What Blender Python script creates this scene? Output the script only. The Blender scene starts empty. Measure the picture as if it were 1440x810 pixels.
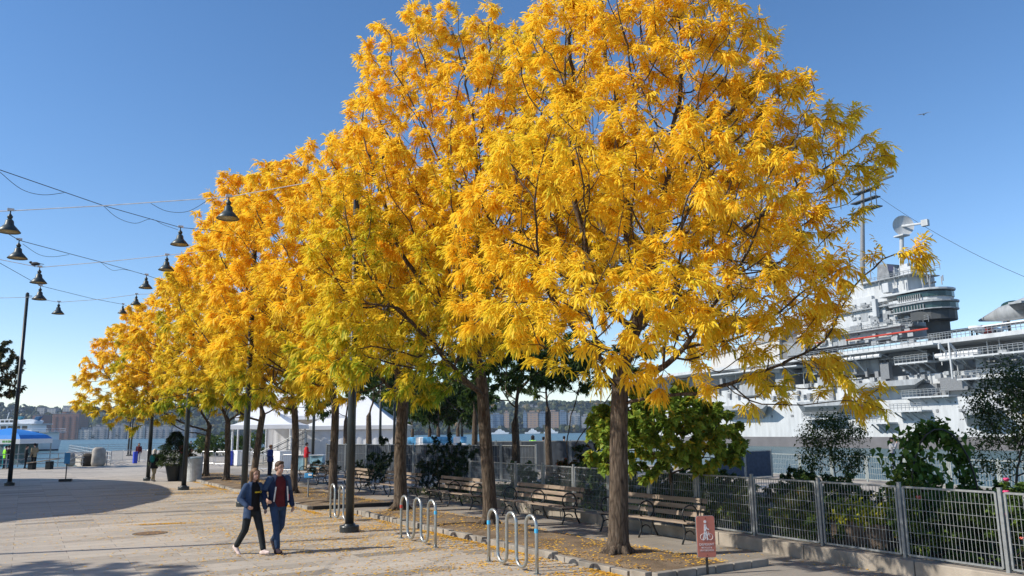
import bpy, bmesh, math, random
import numpy as np
from mathutils import Vector, Matrix
rng = np.random.default_rng(11); random.seed(11)
SC = bpy.context.scene; COL = SC.collection
R = math.radians
# ------------------------------------------------------------------ camera
FPX = 1125.; YAW = R(31.1); PIT = R(10.17); ROLL = R(.76); CZ = 2.33
def _basis():
    a, p, r = YAW, PIT, ROLL
    f = Vector((math.sin(a)*math.cos(p), math.cos(a)*math.cos(p), math.sin(p)))
    r0 = Vector((math.cos(a), -math.sin(a), 0)); u0 = r0.cross(f)
    return f, r0*math.cos(r)-u0*math.sin(r), u0*math.cos(r)+r0*math.sin(r)
FW, RT, UP = _basis()
CAM = Vector((0, 0, CZ)); FF = Vector((math.sin(YAW), math.cos(YAW), 0)); RR = Vector((math.cos(YAW), -math.sin(YAW), 0))
def ray(px, py): return FW+RT*((px-720)/FPX)-UP*((py-405)/FPX)
def G(px, py, z=0):                      # where a measured spot meets a level
    d = ray(px, py); return CAM+d*((z-CZ)/d.z)
def P(px, py, hd):                       # at a horizontal distance
    d = ray(px, py); return CAM+d*(hd/d.dot(FF))
def XP(px, py, x):                       # on the plane X = x
    d = ray(px, py); return CAM+d*(x/d.x)
def VP(px, py, a, b):                    # on the upright plane through a and b
    n = Vector((b[1]-a[1], a[0]-b[0], 0)); d = ray(px, py)
    return CAM+d*((Vector((a[0], a[1], 0))-Vector((0, 0, 0))).dot(n)/d.dot(n))
cd = bpy.data.cameras.new('camera'); cam = bpy.data.objects.new('camera', cd); COL.objects.link(cam)
cd.sensor_width = 36; cd.lens = FPX/1440*36; cd.clip_start = .1; cd.clip_end = 20000
M3 = Matrix((RT, UP, -FW)).transposed(); cam.matrix_world = Matrix.Translation(CAM) @ M3.to_4x4(); SC.camera = cam
# ------------------------------------------------------------------ materials
def lin(c):
    if isinstance(c, str):
        c = [int(c[i:i+2], 16)/255 for i in (0, 2, 4)]
        c = [x/12.92 if x <= .04045 else ((x+.055)/1.055)**2.4 for x in c]
    return (c[0], c[1], c[2], 1)
class NT:
    def __init__(s, name):
        s.m = bpy.data.materials.new(name); s.m.use_nodes = True; s.t = s.m.node_tree; s.t.nodes.clear()
        s.out = s.n('ShaderNodeOutputMaterial')
    def n(s, k, **kw):
        o = s.t.nodes.new(k)
        for a, v in kw.items():
            if a.startswith('i_'): o.inputs[a[2:].replace('_', ' ')].default_value = v
            else: setattr(o, a, v)
        return o
    def l(s, a, b): s.t.links.new(a, b)
    def ramp(s, fac, stops):
        r = s.n('ShaderNodeValToRGB'); e = r.color_ramp.elements
        while len(e) < len(stops): e.new(.5)
        for k, (p, c) in enumerate(stops): e[k].position = p; e[k].color = lin(c)
        s.l(fac, r.inputs['Fac']); return r.outputs['Color']
    def mix(s, f, a, b, mode='MIX'):
        m = s.n('ShaderNodeMix', data_type='RGBA', blend_type=mode)
        if isinstance(f, (int, float)): m.inputs['Factor'].default_value = f
        else: s.l(f, m.inputs['Factor'])
        for k, v in (('A', a), ('B', b)):
            q = [i for i in m.inputs if i.name == k and i.type == 'RGBA'][0]
            if isinstance(v, (tuple, list, str)): q.default_value = lin(v)
            else: s.l(v, q)
        return [o for o in m.outputs if o.type == 'RGBA'][0]
    def pos(s, kind='Object'): return s.n('ShaderNodeTexCoord').outputs[kind]
    def mapped(s, src, scale=(1, 1, 1), rot=(0, 0, 0)):
        m = s.n('ShaderNodeMapping'); m.inputs['Scale'].default_value = scale; m.inputs['Rotation'].default_value = rot
        s.l(src, m.inputs['Vector']); return m.outputs['Vector']
    def noise(s, vec, scale, detail=4, rough=.55):
        q = s.n('ShaderNodeTexNoise', i_Scale=scale, i_Detail=detail, i_Roughness=rough); s.l(vec, q.inputs['Vector']); return q.outputs['Fac']
    def bsdf(s, col, rough=.6, metal=0, bump=None, bstr=.2, bdist=.02, spec=.4):
        b = s.n('ShaderNodeBsdfPrincipled', i_Metallic=metal)
        b.inputs['Specular IOR Level'].default_value = spec
        if isinstance(col, (tuple, list, str)): b.inputs['Base Color'].default_value = lin(col)
        else: s.l(col, b.inputs['Base Color'])
        if isinstance(rough, (int, float)): b.inputs['Roughness'].default_value = rough
        else: s.l(rough, b.inputs['Roughness'])
        if bump is not None:
            q = s.n('ShaderNodeBump', i_Strength=bstr, i_Distance=bdist); s.l(bump, q.inputs['Height']); s.l(q.outputs['Normal'], b.inputs['Normal'])
        s.l(b.outputs[0], s.out.inputs['Surface']); return b
MATS = {}
def mat(name, col, rough=.6, metal=0, var=.25, scale=6, bump=.15, spec=.4, stretch=(1, 1, 1)):
    """a painted or natural surface with uneven tone"""
    if name in MATS: return MATS[name]
    t = NT(name); v = t.mapped(t.pos(), stretch); f = t.noise(v, scale, 5); c = lin(col)
    lo = tuple(x*(1-var) for x in c[:3]); hi = tuple(min(1, x*(1+var*.7)) for x in c[:3])
    k = t.ramp(f, [(.3, lo), (.7, hi)]); f2 = t.noise(v, scale*7, 3)
    t.bsdf(k, rough, metal, f2, bump, .01, spec); MATS[name] = t.m; return t.m
def leafmat(name, stops, trans=.4, rough=.55):
    if name in MATS: return MATS[name]
    t = NT(name); a = t.n('ShaderNodeAttribute', attribute_name='tint'); c = t.ramp(a.outputs['Fac'], stops)
    b = t.n('ShaderNodeBsdfPrincipled', i_Roughness=rough); b.inputs['Specular IOR Level'].default_value = .25; t.l(c, b.inputs['Base Color'])
    tr = t.n('ShaderNodeBsdfTranslucent'); t.l(c, tr.inputs['Color'])
    m = t.n('ShaderNodeMixShader'); m.inputs[0].default_value = trans
    t.l(b.outputs[0], m.inputs[1]); t.l(tr.outputs[0], m.inputs[2]); t.l(m.outputs[0], t.out.inputs['Surface'])
    MATS[name] = t.m; return t.m
# ------------------------------------------------------------------ objects
def tag(o, label=None, cat=None, group=None, kind=None):
    if label: o['label'] = label
    if cat: o['category'] = cat
    if group: o['group'] = group
    if kind: o['kind'] = kind
    return o
def thing(name, label, cat, loc=(0, 0, 0), rotz=0, group=None):
    o = bpy.data.objects.new(name, None); COL.objects.link(o); o.empty_display_size = .2
    o.location = loc; o.rotation_euler = (0, 0, rotz); return tag(o, label, cat, group)
def link(name, me, parent=None):
    o = bpy.data.objects.new(name, me); COL.objects.link(o)
    if parent: o.parent = parent
    return o
def copy_tree(o, parent=None):
    c = o.copy(); COL.objects.link(c); c.parent = parent
    for ch in list(o.children): copy_tree(ch, c)
    return c
def dup(o, loc, rotz=None, label=None, group=None):
    c = copy_tree(o); c.location = loc
    if rotz is not None: c.rotation_euler = (0, 0, rotz)
    if label: c['label'] = label
    if group: c['group'] = group
    return c
class MB:
    def __init__(s): s.v = []; s.f = []; s.mi = []
    def add(s, vs, fs, mi=0):
        b = len(s.v); s.v.extend([tuple(q) for q in vs]); s.f.extend([tuple(i+b for i in f) for f in fs]); s.mi.extend([mi]*len(fs)); return s
    def hexa(s, q, mi=0): return s.add(q, [(0, 3, 2, 1), (4, 5, 6, 7), (0, 1, 5, 4), (1, 2, 6, 5), (2, 3, 7, 6), (3, 0, 4, 7)], mi)
    def box(s, c, d, rz=0, mi=0, rot=None):
        m = rot if rot is not None else Matrix.Rotation(rz, 3, 'Z'); c = Vector(c)
        q = [c+m @ Vector((x*d[0]/2, y*d[1]/2, z*d[2]/2)) for z in (-1, 1) for x, y in ((-1, -1), (1, -1), (1, 1), (-1, 1))]
        return s.hexa(q, mi)
    def span(s, a, b, w, h, mi=0, up=(0, 0, 1)):          # a bar of w x h from a to b
        a = Vector(a); b = Vector(b); d = (b-a).normalized(); u = Vector(up)
        if abs(d.dot(u)) > .98: u = Vector((1, 0, 0))
        x = d.cross(u).normalized(); z = x.cross(d)
        q = [p+x*(i*w/2)+z*(j*h/2) for p in (a, b) for i, j in ((-1, -1), (1, -1), (1, 1), (-1, 1))]
        return s.hexa(q, mi)
    def tube(s, pts, r, n=8, cap=True, mi=0, closed=False):
        pts = [Vector(p) for p in pts]; k = len(pts); rs = [r]*k if isinstance(r, (int, float)) else list(r)
        b = len(s.v); prev = None; vs = []
        for i, p in enumerate(pts):
            if closed: d = pts[(i+1) % k]-pts[i-1]
            else: d = pts[min(i+1, k-1)]-pts[max(i-1, 0)]
            d = d.normalized() if d.length > 1e-9 else Vector((0, 0, 1))
            if prev is None:
                u = Vector((0, 0, 1)) if abs(d.z) < .9 else Vector((1, 0, 0)); x = d.cross(u).normalized()
            else:
                x = prev-d*prev.dot(d); x = x.normalized() if x.length > 1e-6 else d.orthogonal().normalized()
            prev = x; y = d.cross(x)
            vs += [p+(x*math.cos(2*math.pi*j/n)+y*math.sin(2*math.pi*j/n))*rs[i] for j in range(n)]
        fs = []
        for i in range(k if closed else k-1):
            i2 = (i+1) % k
            fs += [(i*n+j, i*n+(j+1) % n, i2*n+(j+1) % n, i2*n+j) for j in range(n)]
        if cap and not closed: fs += [tuple(range(n))[::-1], tuple((k-1)*n+j for j in range(n))]
        return s.add(vs, fs, mi)
    def lathe(s, prof, c=(0, 0, 0), n=16, mi=0, sx=1, sy=1):
        c = Vector(c); vs = [c+Vector((r*sx*math.cos(2*math.pi*j/n), r*sy*math.sin(2*math.pi*j/n), z)) for r, z in prof for j in range(n)]
        fs = [(i*n+j, i*n+(j+1) % n, (i+1)*n+(j+1) % n, (i+1)*n+j) for i in range(len(prof)-1) for j in range(n)]
        fs += [tuple(range(n))[::-1], tuple((len(prof)-1)*n+j for j in range(n))]
        return s.add(vs, fs, mi)
    def prism(s, poly, vec, mi=0):
        poly = [Vector(p) for p in poly]; vec = Vector(vec); k = len(poly)
        return s.add(poly+[p+vec for p in poly], [tuple(range(k)), tuple(range(2*k-1, k-1, -1))]+[(i, i+k, (i+1) % k+k, (i+1) % k) for i in range(k)], mi)
    def ell(s, c, r, n=12, m=8, mi=0, rot=None):
        c = Vector(c); vs = [Vector((0, 0, -1))]
        for i in range(1, m):
            a = -math.pi/2+math.pi*i/m
            vs += [Vector((math.cos(a)*math.cos(2*math.pi*j/n), math.cos(a)*math.sin(2*math.pi*j/n), math.sin(a))) for j in range(n)]
        vs.append(Vector((0, 0, 1))); vs = [Vector((q.x*r[0], q.y*r[1], q.z*r[2])) for q in vs]
        if rot is not None: vs = [rot @ q for q in vs]
        fs = [(0, 1+(j+1) % n, 1+j) for j in range(n)]
        for i in range(m-2): fs += [(1+i*n+j, 1+i*n+(j+1) % n, 1+(i+1)*n+(j+1) % n, 1+(i+1)*n+j) for j in range(n)]
        e = len(vs)-1; fs += [(1+(m-2)*n+j, 1+(m-2)*n+(j+1) % n, e) for j in range(n)]
        return s.add([q+c for q in vs], fs, mi)
    def capsule(s, a, b, ra, rb, n=12):
        a = Vector(a); b = Vector(b); d = (b-a).normalized(); pts = []; rs = []
        for k in range(5):
            t = math.pi/2*(1-k/4); pts.append(a-d*ra*math.sin(t)); rs.append(max(1e-4, ra*math.cos(t)))
        for k in range(5):
            t = math.pi/2*(k/4); pts.append(b+d*rb*math.sin(t)); rs.append(max(1e-4, rb*math.cos(t)))
        return s.tube(pts, rs, n)
    def loft(s, rings, n=20, mi=0):      # rings: (centre, rx, ry, yaw)
        vs = []
        for c, rx, ry, a in rings:
            ca, sa = math.cos(a), math.sin(a)
            for j in range(n):
                x = rx*math.cos(2*math.pi*j/n); y = ry*math.sin(2*math.pi*j/n); vs.append(Vector(c)+Vector((x*ca-y*sa, x*sa+y*ca, 0)))
        k = len(rings); fs = [(i*n+j, i*n+(j+1) % n, (i+1)*n+(j+1) % n, (i+1)*n+j) for i in range(k-1) for j in range(n)]
        fs += [tuple(range(n))[::-1], tuple((k-1)*n+j for j in range(n))]
        return s.add(vs, fs, mi)
    def build(s, name, m, parent=None, smooth=False, bevel=0, world=False):
        vs = s.v
        if world and parent is not None:
            o = Vector(parent.location); p2 = parent.parent
            while p2 is not None: o += Vector(p2.location); p2 = p2.parent
            vs = [(a-o.x, b-o.y, c-o.z) for a, b, c in vs]
        me = bpy.data.meshes.new(name); me.from_pydata(vs, [], s.f)
        ms = m if isinstance(m, (list, tuple)) else [m]
        for q in ms: me.materials.append(q)
        if len(ms) > 1: me.polygons.foreach_set('material_index', s.mi)
        bm = bmesh.new(); bm.from_mesh(me); bmesh.ops.recalc_face_normals(bm, faces=bm.faces); bm.to_mesh(me); bm.free()
        if smooth: me.polygons.foreach_set('use_smooth', [True]*len(me.polygons))
        o = link(name, me, parent)
        if bevel:
            b = o.modifiers.new('bevel', 'BEVEL'); b.width = bevel; b.segments = 2; b.limit_method = 'ANGLE'; b.angle_limit = R(40)
        return o
def struct(name, mb, m, **k): return tag(mb.build(name, m, **k), kind='structure')
def arr_mesh(name, V, F, m, parent=None, tint=None, smooth=False):
    """one mesh from numpy arrays; F is (n,k)"""
    me = bpy.data.meshes.new(name); n, k = F.shape
    me.vertices.add(len(V)); me.vertices.foreach_set('co', np.ascontiguousarray(V, np.float32).ravel())
    me.loops.add(n*k); me.loops.foreach_set('vertex_index', np.ascontiguousarray(F, np.int32).ravel())
    me.polygons.add(n); me.polygons.foreach_set('loop_start', np.arange(0, n*k, k, dtype=np.int32))
    if tint is not None:
        a = me.attributes.new('tint', 'FLOAT', 'FACE'); a.data.foreach_set('value', np.ascontiguousarray(tint, np.float32))
    me.materials.append(m); me.update(calc_edges=True)
    if smooth: me.polygons.foreach_set('use_smooth', np.ones(n, bool))
    return link(name, me, parent)
def text_mesh(body, size, m, name, parent, loc, rot, align='CENTER', extrude=.001):
    cu = bpy.data.curves.new(name, 'FONT'); cu.body = body; cu.size = size; cu.align_x = align; cu.align_y = 'CENTER'; cu.extrude = extrude
    t = bpy.data.objects.new(name, cu); COL.objects.link(t); dg = bpy.context.evaluated_depsgraph_get()
    me = bpy.data.meshes.new_from_object(t.evaluated_get(dg)); bpy.data.objects.remove(t); bpy.data.curves.remove(cu)
    me.materials.clear(); me.materials.append(m); o = link(name, me, parent); o.location = loc; o.rotation_euler = rot; return o
# ------------------------------------------------------------------ light
SUN_AZ = R(107); SUN_EL = R(37.5)                 # shadows fall towards SUN_AZ (clockwise from +Y)
SUN_D = Vector((math.sin(SUN_AZ), math.cos(SUN_AZ), 0))
w = bpy.data.worlds.new('World'); SC.world = w; w.use_nodes = True; nt = w.node_tree; nt.nodes.clear()
sky = nt.nodes.new('ShaderNodeTexSky'); sky.sky_type = 'NISHITA'; sky.sun_disc = False; sky.sun_elevation = SUN_EL; sky.sun_rotation = SUN_AZ+math.pi; sky.altitude = 900; sky.air_density = 1.0; sky.dust_density = .08; sky.ozone_density = 1.8
bg = nt.nodes.new('ShaderNodeBackground'); bg.inputs['Strength'].default_value = .15; wo = nt.nodes.new('ShaderNodeOutputWorld'); hs = nt.nodes.new('ShaderNodeHueSaturation'); hs.inputs['Saturation'].default_value = 1.22; nt.links.new(sky.outputs[0], hs.inputs['Color']); tn_ = nt.nodes.new('ShaderNodeMix'); tn_.data_type = 'RGBA'; tn_.blend_type = 'MULTIPLY'; tn_.inputs[0].default_value = 1; tn_.inputs[7].default_value = (1.06, .98, .985, 1); nt.links.new(hs.outputs[0], tn_.inputs[6]); nt.links.new(tn_.outputs[2], bg.inputs[0]); nt.links.new(bg.outputs[0], wo.inputs[0])
sl = bpy.data.lights.new('sun', 'SUN'); sl.energy = 5.0; sl.angle = R(.53); sl.color = (1, .93, .82); so = bpy.data.objects.new('sun', sl); COL.objects.link(so)
sd = Vector((SUN_D.x*math.cos(SUN_EL), SUN_D.y*math.cos(SUN_EL), -math.sin(SUN_EL))); so.rotation_euler = sd.to_track_quat('-Z', 'Y').to_euler(); so.location = (-40, 20, 60)
vs_ = SC.view_settings; vs_.view_transform = 'Standard'; vs_.look = 'None'; vs_.exposure = .25; vs_.gamma = 1
SC.cycles.max_bounces = 9; SC.cycles.diffuse_bounces = 6; SC.cycles.glossy_bounces = 2; SC.cycles.transmission_bounces = 6; SC.cycles.volume_bounces = 0; SC.cycles.transparent_max_bounces = 4
SC.cycles.use_adaptive_sampling = True; SC.cycles.adaptive_threshold = .01
# ------------------------------------------------------------------ trees
def unit(a): return a/np.maximum(np.linalg.norm(a, axis=-1, keepdims=True), 1e-9)
def sample_lobes(lobes, total, shell=.55):
    w = np.array([r**1.85 for _, r in lobes]); w /= w.sum(); out = []
    for (c, r), k in zip(lobes, rng.multinomial(total, w)):
        d = unit(rng.normal(size=(k, 3))); u = rng.random(k)**.36
        q = d*(r*u)[:, None]; q[:, 2] *= .85; out.append(np.array(c)+q)
    return np.concatenate(out)
def colonize(trunk, A, step=.28, kill=.4, infl=4.0, iters=90, jit=.12):
    cap = len(trunk)+40*len(A); pos = np.zeros((cap, 3)); par = np.full(cap, -1); n = len(trunk)
    pos[:n] = trunk; par[1:n] = np.arange(n-1)
    # the lower trunk must not sprout
    ok = np.arange(max(0, n-4), n)
    d2 = ((A[:, None]-pos[None, ok])**2).sum(-1); near = ok[d2.argmin(1)]; nd = d2.min(1); alive = np.ones(len(A), bool)
    for it in range(iters):
        act = np.nonzero(alive & (nd < (infl if it > 25 else 30)**2))[0]
        if len(act) == 0 or n > cap-len(A): break
        idx = near[act]; d = unit(A[act]-pos[idx]); u, inv = np.unique(idx, return_inverse=True)
        acc = np.zeros((len(u), 3)); np.add.at(acc, inv, d)
        acc = unit(unit(acc)+rng.normal(0, jit, acc.shape)); back = par[u]
        old = unit(pos[u]-pos[np.maximum(back, 0)]); acc = unit(acc+old*.35)
        new = pos[u]+acc*step; m = len(u); pos[n:n+m] = new; par[n:n+m] = u
        al = np.nonzero(alive)[0]
        for c in range(0, m, 400):
            dn = ((A[al][:, None]-new[None, c:c+400])**2).sum(-1); j = dn.argmin(1); v = dn[np.arange(len(al)), j]
            up = v < nd[al]; near[al[up]] = n+c+j[up]; nd[al[up]] = v[up]
        n += m; alive &= nd > kill**2
    return pos[:n], par[:n]
def radii(par, tip, e=2.35):
    n = len(par); acc = np.zeros(n); kids = np.zeros(n, int)
    for i in range(n-1, -1, -1):
        if kids[i] == 0: acc[i] = tip**e
        if par[i] >= 0: acc[par[i]] += acc[i]; kids[par[i]] += 1
    return acc**(1/e), kids
def limbs(mb, pos, par, r, rmin, lo=None):
    """tubes that follow the thickest child from each fork"""
    n = len(par); ch = [[] for _ in range(n)]
    for i in range(n):
        if par[i] >= 0: ch[par[i]].append(i)
    todo = [0]
    while todo:
        a = todo.pop(); chain = [a] if par[a] < 0 else [par[a], a]; cur = a
        while ch[cur]:
            k = max(ch[cur], key=lambda q: r[q])
            todo += [q for q in ch[cur] if q != k and r[q] > rmin]
            if r[k] < rmin: break
            chain.append(k); cur = k
        if len(chain) < 2: continue
        rr = [r[i] for i in chain]
        if par[a] >= 0: rr[0] = min(rr[0], rr[1]*1.15)
        big = max(rr); mb.tube([pos[i] for i in chain], rr, 10 if big > .1 else 6 if big > .03 else 4, cap=big > .1)
def pinnate(b, a, L, J, W, upv):
    """hanging compound leaves: long folded blades with a toothed outline, drooping towards the tip"""
    M = len(b); s = unit(np.cross(a, unit(upv))); nr = np.cross(s, a); ts = np.linspace(0, 1, J+1); down = np.array([0, 0, -1.]); C = []; A_ = []; B_ = []
    k = rng.uniform(.25, .6, M); wv = W*rng.uniform(.75, 1.25, M)
    for i, t in enumerate(ts):
        p = b+a*(L*t)[:, None]+down*(L*k*t*t)[:, None]; w = wv*((.2 if i == 0 else .1 if i == J else (1.0 if i % 2 else .62)*(1-.35*t)))
        w1 = w*rng.uniform(.75, 1.2, M); C.append(p); A_.append(p+s*w[:, None]-nr*(w*.38)[:, None]); B_.append(p-s*w1[:, None]-nr*(w1*.38)[:, None])
    V = np.stack([np.stack([A_[i], C[i], B_[i]], 1) for i in range(J+1)], 1); n3 = 3*(J+1); o = (np.arange(M)*n3)[:, None]; Fs = []
    for i in range(J):
        for q in (0, 1): Fs.append(o+np.array([3*i+q, 3*i+q+1, 3*i+q+4, 3*i+q+3]))
    return V.reshape(-1, 3), np.stack(Fs, 1).reshape(-1, 4), 2*J
def simple_leaves(b, a, L, W, droop=.3):
    """single bent leaf blades: two quads sharing the midrib"""
    M = len(b); s = unit(np.cross(a, unit(rng.normal(size=(M, 3))+np.array([0, 0, 1.2])))); nr = np.cross(s, a)
    L = L[:, None]; W = W[:, None]; tip = b+a*L-np.array([0, 0, 1.])*L*droop; mid = b+a*L*.45+nr*L*.06
    l1 = b+a*L*.38+s*W*.5+nr*W*.16; r1 = b+a*L*.38-s*W*.5+nr*W*.16
    V = np.stack([b, l1, tip, mid, r1], 1).reshape(-1, 3); o = (np.arange(M)*5)[:, None]
    F = np.concatenate([o+np.array([0, 1, 2, 3]), o+np.array([0, 3, 2, 4])], 1).reshape(-1, 4)
    return V, F, 2
def clumpnoise(p, f, seed):
    r = np.random.default_rng(seed); k = r.normal(size=(5, 3))*f; ph = r.random(5)*6.28
    return np.sin(p @ k.T+ph).sum(1)/5*1.4
BARK = None
def bark():
    global BARK
    if BARK: return BARK
    t = NT('bark'); v = t.mapped(t.pos(), (9, 9, 1.6)); f = t.noise(v, 2.2, 8, .65); v2 = t.mapped(t.pos(), (1, 1, .5)); f2 = t.noise(v2, 3, 3)
    w = t.n('ShaderNodeTexVoronoi', feature='DISTANCE_TO_EDGE', i_Scale=2.0); t.l(t.mapped(t.pos(), (7, 7, 1.1)), w.inputs['Vector'])
    c = t.ramp(f, [(.3, (.04, .028, .02)), (.55, (.12, .092, .068)), (.75, (.22, .175, .135))]); c = t.mix(f2, c, (.16, .125, .095), 'MULTIPLY') if 0 else c
    crack = t.ramp(w.outputs['Distance'], [(0, (.35, .35, .35)), (.12, (1, 1, 1))]); c = t.mix(.8, c, crack, 'MULTIPLY')
    t.bsdf(c, .9, 0, f, .9, .03, .2); BARK = t.m; return BARK
def trunk_flare(pos, par, r, H, rb, rt):
    """trunk radius below the first fork"""
    r = r.copy()
    for i in range(len(par)):
        if i < H:
            z = pos[i][2]-pos[0][2]; t = min(1, z/max(.1, pos[H-1][2]-pos[0][2])); base = rb+(rt-rb)*t**.7
            r[i] = base*(1+.55*math.exp(-z/.16))
    return r
YEL = [(0, (.16, .28, .02)), (.14, (.36, .42, .025)), (.28, (.78, .64, .04)), (.5, (.96, .70, .05)), (.78, (.97, .64, .038)), (1, (.93, .50, .022))]
def locust(label, base, fork, lobes, nattr, nleaf, J, ll, lw, rb, rt, seed, lean=(0, 0), green=0, step=.28, rmin=.004, tips=.0075, group='yellow honey locusts in the planting row', Lr=(.16, .27), lowgreen=.0):
    global rng; rng = np.random.default_rng(seed)
    root = thing('honey_locust_tree', label, 'tree', base, 0, group); b = np.array(base)
    k = max(4, int(fork/.25)); trunk = np.array([[lean[0]*t*t+.03*math.sin(t*5+seed), lean[1]*t*t+.03*math.cos(t*4+seed), fork*t-.06*(t == 0)] for t in np.linspace(0, 1, k)])
    lob = [(np.array(c)-b, r) for c, r in lobes]; A = sample_lobes(lob, nattr); A = A[A[:, 2] > fork*.72]
    pos, par = colonize(trunk, A, step=step, kill=step*1.25); r, kids = radii(par, tips); r = np.minimum(r, rt*1.02)
    r = trunk_flare(pos, par, r, k, rb, rt)
    t = MB(); limbs(t, pos, par, r, .035)
    for q in range(6):                       # root flare
        a = q*1.05+seed; d = Vector((math.cos(a), math.sin(a), 0))
        t.tube([d*rb*.2+Vector((0, 0, .22)), d*rb*1.15+Vector((0, 0, .07)), d*rb*(1.9+.3*(q % 2))+Vector((0, 0, -.03))], [rb*.5, rb*.38, rb*.14], 7)
    t.build('trunk', bark(), root, smooth=True)
    # finer boughs
    t = MB(); n = len(par); ch = [[] for _ in range(n)]
    for i in range(n):
        if par[i] >= 0: ch[par[i]].append(i)
    st = [i for i in range(n) if par[i] >= 0 and rmin < r[i] <= .035 and (r[par[i]] > .035 or i not in [max(ch[par[i]], key=lambda q: r[q])])]
    for a in st:
        chain = [par[a], a]; cur = a
        while ch[cur]:
            cur = max(ch[cur], key=lambda q: r[q]); chain.append(cur)
        rr = [min(r[i], r[a]*1.1) for i in chain]; t.tube([pos[i] for i in chain], rr, 4 if rr[0] > .012 else 3, cap=False)
    t.build('branches', bark(), root, smooth=True)
    # leaf sprays along the outer twigs
    order = np.zeros(n, int)
    for i in range(n-1, -1, -1):
        if par[i] >= 0: order[par[i]] = max(order[par[i]], order[i]+1)
    tw = np.nonzero((order <= 3) & (np.arange(n) >= k))[0]; wts = np.array([1.4, 1.0, .65, .35])[order[tw]]; wts = wts/wts.sum()
    K = 10; ns = nleaf//K; pick = rng.choice(tw, ns, p=wts); tdir = unit(pos[pick]-pos[par[pick]]); so = pos[pick]-tdir*(step*rng.random(ns))[:, None]*.7
    out = rng.normal(size=(ns, 3)); out = unit(out-tdir*(out*tdir).sum(1, keepdims=True)); sd = unit(tdir*.8+out*.6+np.array([0, 0, .05])); upn = unit(rng.normal(size=(ns, 3))*.35+np.array([0, 0, 1.])); ss = unit(np.cross(sd, upn)); SL = rng.uniform(.12, .28, ns)
    u = (np.arange(K)+.5)/K; th = np.where(np.arange(K) % 2 == 0, 1., -1.)*(1.25-.85*u); th[-1] = 0
    bp = so[:, None]+sd[:, None]*(SL[:, None]*u)[:, :, None]
    ax = sd[:, None]*np.cos(th)[None, :, None]+ss[:, None]*np.sin(th)[None, :, None]+np.array([0, 0, -.30])+rng.normal(0, .27, (ns, K, 3)); nleaf = ns*K; bp = bp.reshape(-1, 3); ax = unit(ax.reshape(-1, 3)); sn = np.repeat(rng.normal(0, .07, ns), K)
    L = rng.uniform(Lr[0], Lr[1], nleaf); V, F, q = pinnate(bp, ax, L, J, lw, np.repeat(upn, K, 0)+rng.normal(0, .3, (nleaf, 3)))
    h = (bp[:, 2]-A[:, 2].min())/max(1, np.ptp(A[:, 2])); cn = clumpnoise(bp, 1.1, seed)
    tint = np.clip(.60+.15*cn+rng.normal(0, .06, nleaf)+sn-green*np.clip(clumpnoise(bp, .6, seed+5)-.25, 0, .5)*.55-lowgreen*np.clip(.55-h, 0, 1)*1.2, 0.02, .98)
    arr_mesh('crown', V, F, leafmat('locust_leaf', YEL, .48), root, np.repeat(tint, q)); print('tree', seed, n, len(F)); return root
def blobs(c, rad, n, rr, seed):
    r = np.random.default_rng(seed); out = []
    for _ in range(n):
        d = r.normal(size=3); d /= np.linalg.norm(d); u = r.random()**.45*.8; out.append((np.array(c)+d*np.array(rad)*u, r.uniform(*rr)))
    return out
def PL(lst): return [(np.array(P(px, py, hd)), r) for px, py, hd, r in lst]
def broadleaf(name, label, cat, base, lobes, nattr, nleaf, L, W, stops, mname, seed, fork=.5, rb=.06, step=.2, tips=.004, group=None, trans=.35, droop=.4, up=.2, tmean=.5, stems=1, bark_m=None, spread=.12):
    global rng; rng = np.random.default_rng(seed)
    root = thing(name, label, cat, base, 0, group); b = np.array(base); k = max(3, int(fork/.12))
    trunk = np.array([[.02*math.sin(t*4+seed), .02*math.cos(t*5+seed), fork*t-.05*(t == 0)] for t in np.linspace(0, 1, k)])
    lob = [(np.array(c)-b, r) for c, r in lobes]; A = sample_lobes(lob, nattr); A = A[A[:, 2] > .05]
    pos, par = colonize(trunk, A, step=step, kill=step*1.3, iters=60); r, kids = radii(par, tips); r = np.minimum(r, rb)
    if rb > .12: r = trunk_flare(pos, par, r, k, rb, max(rb*.72, r[k-1]))
    t = MB(); limbs(t, pos, par, r, tips*.9); t.build('stem' if rb < .07 else 'trunk', bark_m or bark(), root, smooth=True)
    n = len(par); order = np.zeros(n, int)
    for i in range(n-1, -1, -1):
        if par[i] >= 0: order[par[i]] = max(order[par[i]], order[i]+1)
    tw = np.nonzero((order <= 3) & (np.arange(n) >= k-1))[0]; pick = rng.choice(tw, nleaf); td = unit(pos[pick]-pos[par[pick]])
    bp = pos[pick]-td*(step*rng.random(nleaf))[:, None]+rng.normal(0, spread*step, (nleaf, 3)); ax = unit(td*.5+unit(rng.normal(size=(nleaf, 3)))+np.array([0, 0, up]))
    V, F, q = simple_leaves(bp, ax, rng.uniform(.7, 1.25, nleaf)*L, rng.uniform(.75, 1.2, nleaf)*W, droop)
    tint = np.clip(tmean+.18*clumpnoise(bp, 1.6, seed)+rng.normal(0, .13, nleaf), .02, .98)
    arr_mesh('crown' if cat == 'tree' else 'foliage', V, F, leafmat(mname, stops, trans), root, np.repeat(tint, q)); return root
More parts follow.
